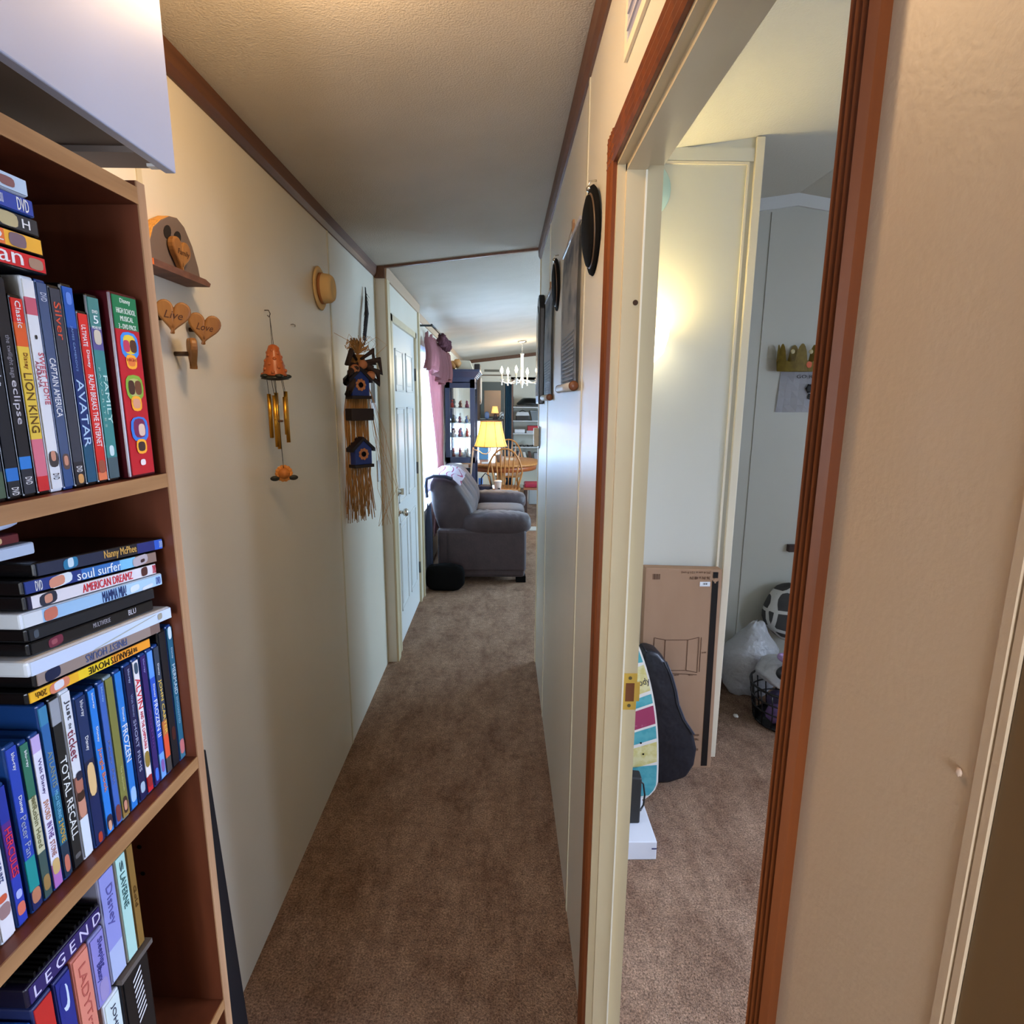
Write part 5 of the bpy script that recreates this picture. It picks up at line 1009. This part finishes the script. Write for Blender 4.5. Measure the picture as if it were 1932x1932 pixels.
rd = random.Random(11); cc = [(214, 206, 190), (190, 70, 60), (120, 60, 50), (90, 110, 150), (226, 226, 230), (180, 140, 90), (140, 60, 80), (90, 84, 70), (230, 190, 150)]
nm = ['white', 'red', 'brown', 'blue', 'pale', 'tan', 'wine', 'olive', 'peach']; wh = {.931: 'cabinet floor', 1.177: 'lowest glass shelf', 1.347: 'middle glass shelf', 1.527: 'top glass shelf'}
for z in wh:
    order = list(range(9)); rd.shuffle(order)
    for i in range(6):
        x = CXa+.085+.085*(i % 3)+rd.uniform(-.008, .008); y = CYa+.10+.15*(i//3)+rd.uniform(-.02, .02); h = rd.uniform(.07, .13); r = rd.uniform(.018, .030); q = order[i]
        bm = NB()
        if i % 2: lathe(bm, [(r*.8, 0), (r, h*.1), (r*.5, h*.35), (r*.9, h*.6), (r*.5, h*.8), (r*.45, h*.95), (.0, h)], (x, y, z+.001), (0, 0, 1), 12)
        else: lathe(bm, [(r, 0), (r*.9, h*.4), (r*.4, h*.6), (.0, h*.62)], (x, y, z+.001), (0, 0, 1), 12); blob(bm, (x, y, z+h*.78), (r*.6, r*.6, r*.75), 2, 10, 8)
        tag(obj('figurine', bm, plain(*cc[q], .4)), '%s figurine on the %s of the navy curio cabinet, %s row' % (nm[q], wh[z], 'front' if i < 3 else 'rear'), 'figurine', 'curio cabinet figurines')
bm = NB(); blob(bm, (-.60, 7.10, 2.03), (.045, .04, .05), 2, 14, 10, wob=.1); blob(bm, (-.55, 7.10, 2.05), (.05, .04, .05), 2, 14, 10, wob=.1, seed=2); blob(bm, (-.63, 7.08, 2.00), (.03, .03, .03), 2, 10, 8)
tag(obj('carved_ornament', bm, plain(196, 140, 80, .6)), 'tan carved ornament on top of the curio cabinet', 'ornament')
bm = NB(); hexa(bm, [(-.56, 7.18, 1.976), (-.36, 7.18, 1.976), (-.36, 7.38, 1.976), (-.56, 7.38, 1.976), (-.58, 7.16, 2.09), (-.40, 7.16, 2.09), (-.40, 7.40, 2.09), (-.58, 7.40, 2.09)]); tag(obj('cream_box', bm, CREAM), 'cream tapered box on top of the curio cabinet', 'box')
bm = NB(); box(bm, -.36, -.285, 7.45, 7.72, 1.976, 2.07); bevel(bm, .012); tag(obj('dark_case', bm, plain(40, 32, 34, .6)), 'dark case on the rear top corner of the curio cabinet', 'case')
bm = NB(); blob(bm, (-.285, 7.62, 1.74), (.014, .12, .17), 4, 18, 14, wob=.04); tag(obj('hanging_shirt', bm, plain(196, 178, 158, .8)), 'beige garment hanging at the cabinet corner', 'garment')
# dining chairs: built once, copied
def make_chair(label):
    t = thing('windsor_chair', label, 'chair', (0, 0, 0), 'oak windsor dining chairs')
    bm = NB(); prism(bm, [(.215*math.copysign(abs(math.cos(a))**.7, math.cos(a)), .205*math.copysign(abs(math.sin(a))**.7, math.sin(a))) for a in [2*PI*k/28 for k in range(28)]], 'z', .43, .462); bevel(bm, .008, 2); obj('seat', bm, CHAIRW, t)
    bowp = []
    for k in range(25):
        a = PI*k/24; w_ = .235*(1 if True else 1); x = -math.cos(a)*w_*(1-.0*k); z = .50+.50*math.sin(a)**.75; y = -.165-.08*(z-.46)/.5
        if k in (0, 24): z = .455; x *= .72
        elif k in (1, 23): x *= .90
        bowp.append((x, y, z))
    bm = NB(); tube(bm, bowp, .0125, 8); obj('bow_back', bm, CHAIRW, t)
    for k in range(7):
        f = (k-3)/3; xb = f*.125; xt = f*.188; zt_ = .50+.50*(max(0, 1-(xt/.235)**2))**.375
        p = [(xb+(xt-xb)*q, -.165-.08*(.455+(zt_-.455)*q-.46)/.5, .455+(zt_-.455)*q) for q in (0, .25, .5, .72, .82, .9, 1)]
        bm = NB(); tube(bm, p, [.006, .007, .010, .013, .009, .006, .005], 8); obj('spindle', bm, CHAIRW, t)
    for sx in (-1, 1):
        for sy in (-1, 1):
            bm = NB(); tube(bm, [(sx*.13, sy*.13, .435), (sx*.16, sy*.16, .25), (sx*.195, sy*.20, .002)], [.015, .019, .012], 10); obj('leg', bm, CHAIRW, t)
    bm = NB()
    for sx in (-1, 1): tube(bm, [(sx*.17, -.17, .20), (sx*.17, .17, .20)], .009, 8)
    tube(bm, [(-.17, 0, .20), (.17, 0, .20)], .009, 8); obj('stretcher', bm, CHAIRW, t)
    return t
ch = make_chair('nearest oak windsor dining chair, its whole bow back seen over the loveseat arm'); ch.location = (.035, 7.72, 0); ch.rotation_euler = (0, 0, 0)
c2 = copy_tree(ch); c2.location = (.10, 9.12, 0); c2.rotation_euler = (0, 0, PI); c2['label'] = 'oak windsor chair on the far side of the round table, bow back behind the lamp'
c3 = copy_tree(ch); c3.location = (.74, 8.35, 0); c3.rotation_euler = (0, 0, PI/2); c3['label'] = 'oak windsor chair at the right side of the table, mostly hidden by the hall wall'
bm = NB(); box(bm, .30, .64, 7.62, 7.90, .465, .52); bevel(bm, .02, 3); cu = tag(obj('seat_cushion', bm, plain(150, 30, 56, .8)), 'dark red cushion on the wooden stool beside the dining chair', 'cushion')
t = thing('stool', 'low wooden stool with red cushion right of the nearest dining chair', 'stool', (.44, 7.76, 0))
boxo('seat', (.29, .65, 7.61, 7.91, .435, .464), plain(150, 90, 60, .5), t, .004)
for x in (.32, .62):
    for y in (7.64, 7.88): boxo('leg', (x-.018, x+.018, y-.018, y+.018, .001, .435), plain(60, 40, 34, .5), t)
t = thing('dining_table', 'oval oak pedestal dining table under the chandelier', 'table', (-.02, 8.42, 0))
TC = (-.02, 8.42)
bm = NB(); lathe(bm, [(.0, .715), (.575, .715), (.60, .728), (.60, .742), (.585, .75), (.0, .75)], (TC[0], TC[1], 0), (0, 0, 1), 48, sx=1, sy=1.15); obj('table_top', bm, CHAIRW, t)
bm = NB(); lathe(bm, [(.52, .64), (.53, .715), (.50, .715)], (TC[0], TC[1], 0), (0, 0, 1), 48, sx=1, sy=1.15); obj('apron', bm, plain(160, 84, 40, .4), t)
bm = NB(); lathe(bm, [(.10, .08), (.13, .14), (.06, .22), (.05, .35), (.08, .45), (.05, .55), (.11, .64), (.0, .64)], (TC[0], TC[1], 0), (0, 0, 1), 24); obj('pedestal', bm, CHAIRW, t)
for k in range(4):
    a = PI/4+k*PI/2; bm = NB(); tube(bm, [(TC[0]+.06*math.cos(a), TC[1]+.06*math.sin(a), .15), (TC[0]+.2*math.cos(a), TC[1]+.2*math.sin(a), .11), (TC[0]+.34*math.cos(a), TC[1]+.34*math.sin(a), .03)], [.04, .035, .025], 8); obj('foot', bm, CHAIRW, t)
bm = NB(); lathe(bm, [(.03, 0), (.045, .03), (.05, .09), (.035, .11), (.0, .112)], (-.05, 8.2, .7505), (0, 0, 1), 16); tag(obj('sugar_jar', bm, plain(120, 100, 90, .3)), 'small dark jar on the dining table', 'jar')
for k, (x, y, c, lb) in enumerate(((-.22, 7.98, (220, 226, 236), 'white folded papers on the near edge of the table'), (.12, 8.5, (210, 200, 180), 'cream napkin stack in the middle of the dining table'), (-.28, 8.6, (90, 150, 200), 'blue striped gift bag standing on the table before the far window'))):
    bm = NB(); box(bm, x-.07, x+.07, y-.05, y+.05, .7505, (.77, .78, .93)[k]); bevel(bm, .004); tag(obj(('paper_stack', 'napkin_stack', 'gift_bag')[k], bm, plain(*c, .6)), lb, ('papers', 'napkins', 'bag')[k])
# chandelier
HX, HY = .272, 8.25; ZR = 1.86
t = thing('chandelier', 'white candle chandelier with lit bulbs over the dining table', 'chandelier', (HX, HY, 1.8))
bm = NB(); lathe(bm, [(.0, 0), (.065, -.003), (.06, -.018), (.02, -.03), (.0, -.031)], (HX, HY, zc(HX)-.002), (0, 0, 1), 24); obj('canopy', bm, CHROME, t)
bm = NB()
for k in range(6): 
    z = 2.395-.024*k; tube(bm, [(HX+.010*math.cos(q*PI/3)*(k % 2), HY+.010*math.cos(q*PI/3)*(1-k % 2), z+.015*math.sin(q*PI/3)) for q in range(6)], .0025, 5, closed=True)
obj('chain', bm, CHROME, t)
WH = plain(226, 224, 220, .35)
bm = NB(); lathe(bm, [(.0, 2.265), (.03, 2.262), (.022, 2.24), (.018, 2.15), (.022, 2.05), (.020, 1.93), (.034, 1.90), (.028, 1.86), (.012, 1.82), (.016, 1.80), (.0, 1.785)], (HX, HY, 0), (0, 0, 1), 20); obj('column', bm, WH, t)
for k in range(6):
    a = 2*PI*k/6+.22; ca, sa = math.cos(a), math.sin(a)
    P_ = lambda r, z: (HX+r*ca, HY+r*sa, z)
    bm = NB(); tube(bm, [P_(.02, 1.90), P_(.08, 1.90), P_(.15, 1.865), P_(.22, 1.855), P_(.275, 1.875), P_(.29, 1.90)], .007, 8); ar = obj('arm', bm, WH, t)
    bm = NB(); lathe(bm, [(.0, -.075), (.010, -.07), (.012, -.055), (.007, -.045), (.020, .0), (.030, .012), (.0, .013)], P_(.29, 1.90), (0, 0, 1), 14); obj('cup', bm, WH, ar)
    bm = NB(); lathe(bm, [(.010, .013), (.010, .088), (.0, .089)], P_(.29, 1.90), (0, 0, 1), 12); obj('candle_sleeve', bm, plain(236, 226, 196, .5), ar)
    bm = NB(); lathe(bm, [(.006, .089), (.016, .105), (.021, .125), (.016, .150), (.006, .175), (.0, .19)], P_(.29, 1.90), (0, 0, 1), 14); obj('bulb', bm, BULBM, ar)
point('chandelier_glow', (HX, HY, 2.06), 16, BULB, .25)
# far wall: hutch with mirror, curtain, shelves
t = thing('hutch', 'dark hutch with mirror and coat hooks against the far dining wall', 'hutch', (-.2, 10.45, 0))
DKW = plain(58, 48, 44, .5)
boxo('hutch_top', (-.60, .03, 10.36, 10.58, 1.26, 1.29), DKW, t); boxo('mirror_frame', (-.40, .03, 10.55, 10.585, 1.30, 1.95), plain(66, 76, 76, .4), t, .004)
boxo('mirror', (-.33, -.03, 10.54, 10.549, 1.34, 1.80), mat('far_mirror', C(130, 112, 96), .35, metal=1), t)
for x in (-.59, .02): boxo('post', (x-.015, x+.01, 10.36, 10.58, .001, 1.26), DKW, t)
boxo('side_board', (-.50, -.41, 10.52, 10.585, 1.29, 2.05), plain(86, 66, 54, .6), t)
t = thing('table_lamp', 'small table lamp with yellow shade on the dark hutch', 'table lamp', (-.12, 10.44, 1.29))
bm = NB(); lathe(bm, [(.05, 0), (.05, .01), (.015, .03), (.03, .07), (.012, .11), (.0, .112)], (-.13, 10.44, 1.2905), (0, 0, 1), 16); obj('base', bm, plain(50, 30, 40, .4), t)
bm = NB(); lathe(bm, [(.066, .11), (.045, .23), (.0, .231)], (-.135, 10.44, 1.29), (0, 0, 1), 20); obj('lamp_shade', bm, SHADE, t)
bm = NB(); blob(bm, (-.015, 10.43, 1.362), (.04, .05, .06), 3, 16, 10, wob=.1); tag(obj('striped_parcel', bm, mat('striped_wrap', C(60, 60, 60), .6, noise=(C(220, 226, 232), (60, 10, 30), 2, .48, .54))), 'black and white striped parcel beside the small lamp on the hutch', 'parcel')
bm = NB(); blob(bm, (-.28, 10.43, 1.36), (.045, .05, .068), 2.5, 16, 10); tag(obj('glass_jar', bm, plain(90, 110, 150, .2)), 'bluish jar at the left end of the hutch top', 'jar')
bm = NB(); box(bm, -.33, -.06, 10.592, 10.6, 2.13, 2.17); tag(obj('wall_grille', bm, plain(110, 104, 92, .6)), 'dark slotted grille high on the far dining wall', 'vent')
bm = NB(); box(bm, -.40, .15, 10.588, 10.6, 2.06, 2.08); tag(obj('valance_board', bm, plain(110, 90, 70, .6)), 'brown board above the far hutch', 'board')
bm = NB()
for i in range(61):
    pass
V = [[bm.verts.new((.045+.118*i/60, 10.56+.012*math.sin(i*PI/7.5), z)) for z in (.03, .8, 1.5, 1.93)] for i in range(61)]
for i in range(60):
    for j in range(3): fc = bm.faces.new([V[i][j], V[i+1][j], V[i+1][j+1], V[i][j+1]]); fc.smooth = True
bmesh.ops.solidify(bm, geom=bm.faces[:], thickness=.003)
tag(obj('teal_curtain', bm, mat('teal_curtain', C(70, 112, 140), .7, noise=(C(50, 84, 110), (30, 2, 1.5), 3, .3, .7))), 'blue-grey pleated curtain left of the far shelf closet', 'curtain')
boxo('closet_post', (.165, .195, 10.575, 10.6, 0, 2.0), plain(110, 78, 64, .5), None); q = bpy.data.objects['closet_post']; q.name = 'trim_30'; q['kind'] = 'structure'
t = thing('closet_shelving', 'white shelves inside the far dining room closet', 'shelving', (.67, 10.9, .5))
for z in (1.495, 1.245, 1.013, .760, .50): boxo('shelf', (.195, 1.145, 10.66, 11.15, z, z+.018), plain(206, 208, 212, .5), t)
for x in (.20, 1.12): boxo('upright', (x, x+.02, 11.15, 11.17, .3, 1.7), plain(150, 150, 150, .5), t)
bm = NB(); lathe(bm, [(.235, 0), (.235, .03), (.15, .10), (.12, .12), (.0, .125)], (.50, 10.9, 1.55), (0, 0, 1), 24); box(bm, .25, .78, 10.72, 11.06, 1.5135, 1.545); tag(obj('roasting_pan', bm, BLACK), 'black covered roasting pan on the top closet shelf', 'pan')
t = thing('slow_cooker', 'white-lidded black cooker on the second closet shelf', 'cooker', (.37, 10.85, 1.264))
boxo('body', (.25, .50, 10.75, 10.95, 1.264, 1.35), BLACK, t, .01); bm = NB(); hexa(bm, [(.245, 10.74, 1.35), (.505, 10.74, 1.35), (.505, 10.96, 1.35), (.245, 10.96, 1.35), (.27, 10.77, 1.42), (.48, 10.77, 1.42), (.48, 10.93, 1.42), (.27, 10.93, 1.42)]); bevel(bm, .008); obj('lid', bm, plain(210, 212, 216, .4), t)
bm = NB(); tube(bm, [(.31, 10.84, 1.42), (.375, 10.84, 1.45), (.44, 10.84, 1.42)], .006, 6); obj('handle', bm, BLACK, t)
bm = NB(); hexa(bm, [(.55, 10.76, 1.264), (.90, 10.76, 1.264), (.90, 11.0, 1.264), (.55, 11.0, 1.264), (.52, 10.73, 1.42), (.93, 10.73, 1.42), (.93, 11.03, 1.42), (.52, 11.03, 1.42)]); box(bm, .51, .94, 10.72, 11.04, 1.42, 1.445); tag(obj('storage_tub', bm, plain(120, 128, 134, .5)), 'grey tub with black lid on the second closet shelf', 'tub')
bm = NB(); box(bm, .225, .42, 10.74, 10.94, 1.032, 1.10); bevel(bm, .01); tag(obj('white_dish', bm, plain(220, 220, 226, .4)), 'white oblong dish on the third closet shelf', 'dish')
bm = NB(); box(bm, .45, .72, 10.74, 10.98, 1.032, 1.075); tag(obj('printed_box', bm, plain(190, 190, 196, .5)), 'pale printed box under the red one on the third closet shelf', 'box')
bm = NB(); box(bm, .47, .74, 10.74, 10.98, 1.0755, 1.165); bevel(bm, .006); tag(obj('red_box', bm, plain(176, 36, 50, .4)), 'red box lying on the pale printed box in the closet', 'box')
rd = random.Random(5)
for k in range(5):
    x = .24+.085*k; bm = NB(); tube(bm, [(x+.035*math.cos(q*PI/6), 10.76+.035*math.sin(q*PI/6), .797+.008*math.sin(q+k)) for q in range(12)], .008, 6, closed=True)
    tag(obj('cable_coil', bm, BLACK), 'dark coiled cable on the fourth closet shelf, number %s from the left' % ('one', 'two', 'three', 'four', 'five')[k], 'cable', 'coiled cables in the closet')
bm = NB(); lathe(bm, [(.045, 0), (.05, .10), (.0, .11)], (.69, 10.78, .779), (0, 0, 1), 16); tag(obj('black_mug', bm, BLACK), 'black mug at the right end of the fourth closet shelf', 'mug')
for k, (x, c, lb) in enumerate(((.30, (60, 56, 60), 'dark binder'), (.42, (210, 206, 200), 'cream binder'), (.52, (90, 60, 50), 'brown binder'))):
    bm = NB(); hexa(bm, [(x, 10.74, .519), (x+.05, 10.74, .519), (x+.05, 10.94, .519), (x, 10.94, .519), (x-.04, 10.74, .68), (x+.01, 10.74, .68), (x+.01, 10.94, .68), (x-.04, 10.94, .68)]); tag(obj('binder', bm, plain(*c, .6)), lb+' leaning on the lowest closet shelf', 'binder')
bm = NB(); box(bm, .60, .80, 10.74, 10.96, .519, .66); tag(obj('grey_carton', bm, plain(150, 152, 158, .6)), 'grey carton on the lowest closet shelf', 'carton')
t = thing('storage_tote', 'pale lidded storage tote on the floor by the dining room', 'tote', (.48, 8.95, 0))
boxo('tub_body', (.42, .92, 8.95, 9.30, .001, .24), plain(170, 172, 170, .5), t, .01); boxo('lid', (.41, .93, 8.94, 9.31, .24, .27), plain(200, 200, 200, .5), t, .006)
bm = NB(); box(bm, .24, .75, 7.05, 7.25, .001, .012); tag(obj('floor_mat', bm, plain(176, 180, 176, .7)), 'pale grey mat on the carpet past the loveseat', 'mat')

bm = NB(); blob(bm, (.2095, .2310, 1.435), (.0012, .0016, .0022), 2, 10, 8, wob=.1); tag(obj('wall_anchor', bm, plain(206, 178, 156, .4)), 'tiny painted-over anchor sticking out of the near right wall beside the corner bead', 'wall anchor')
bm = NB(); tube(bm, [(-.7068, 2.00, 1.848), (-.702, 2.008, 1.851), (-.702, 2.03, 1.850), (-.7068, 2.04, 1.846)], .0011, 5); tag(obj('wall_staple', bm, plain(90, 80, 70, .4)), 'small bent metal staple in the left wall below the straw hat', 'staple')
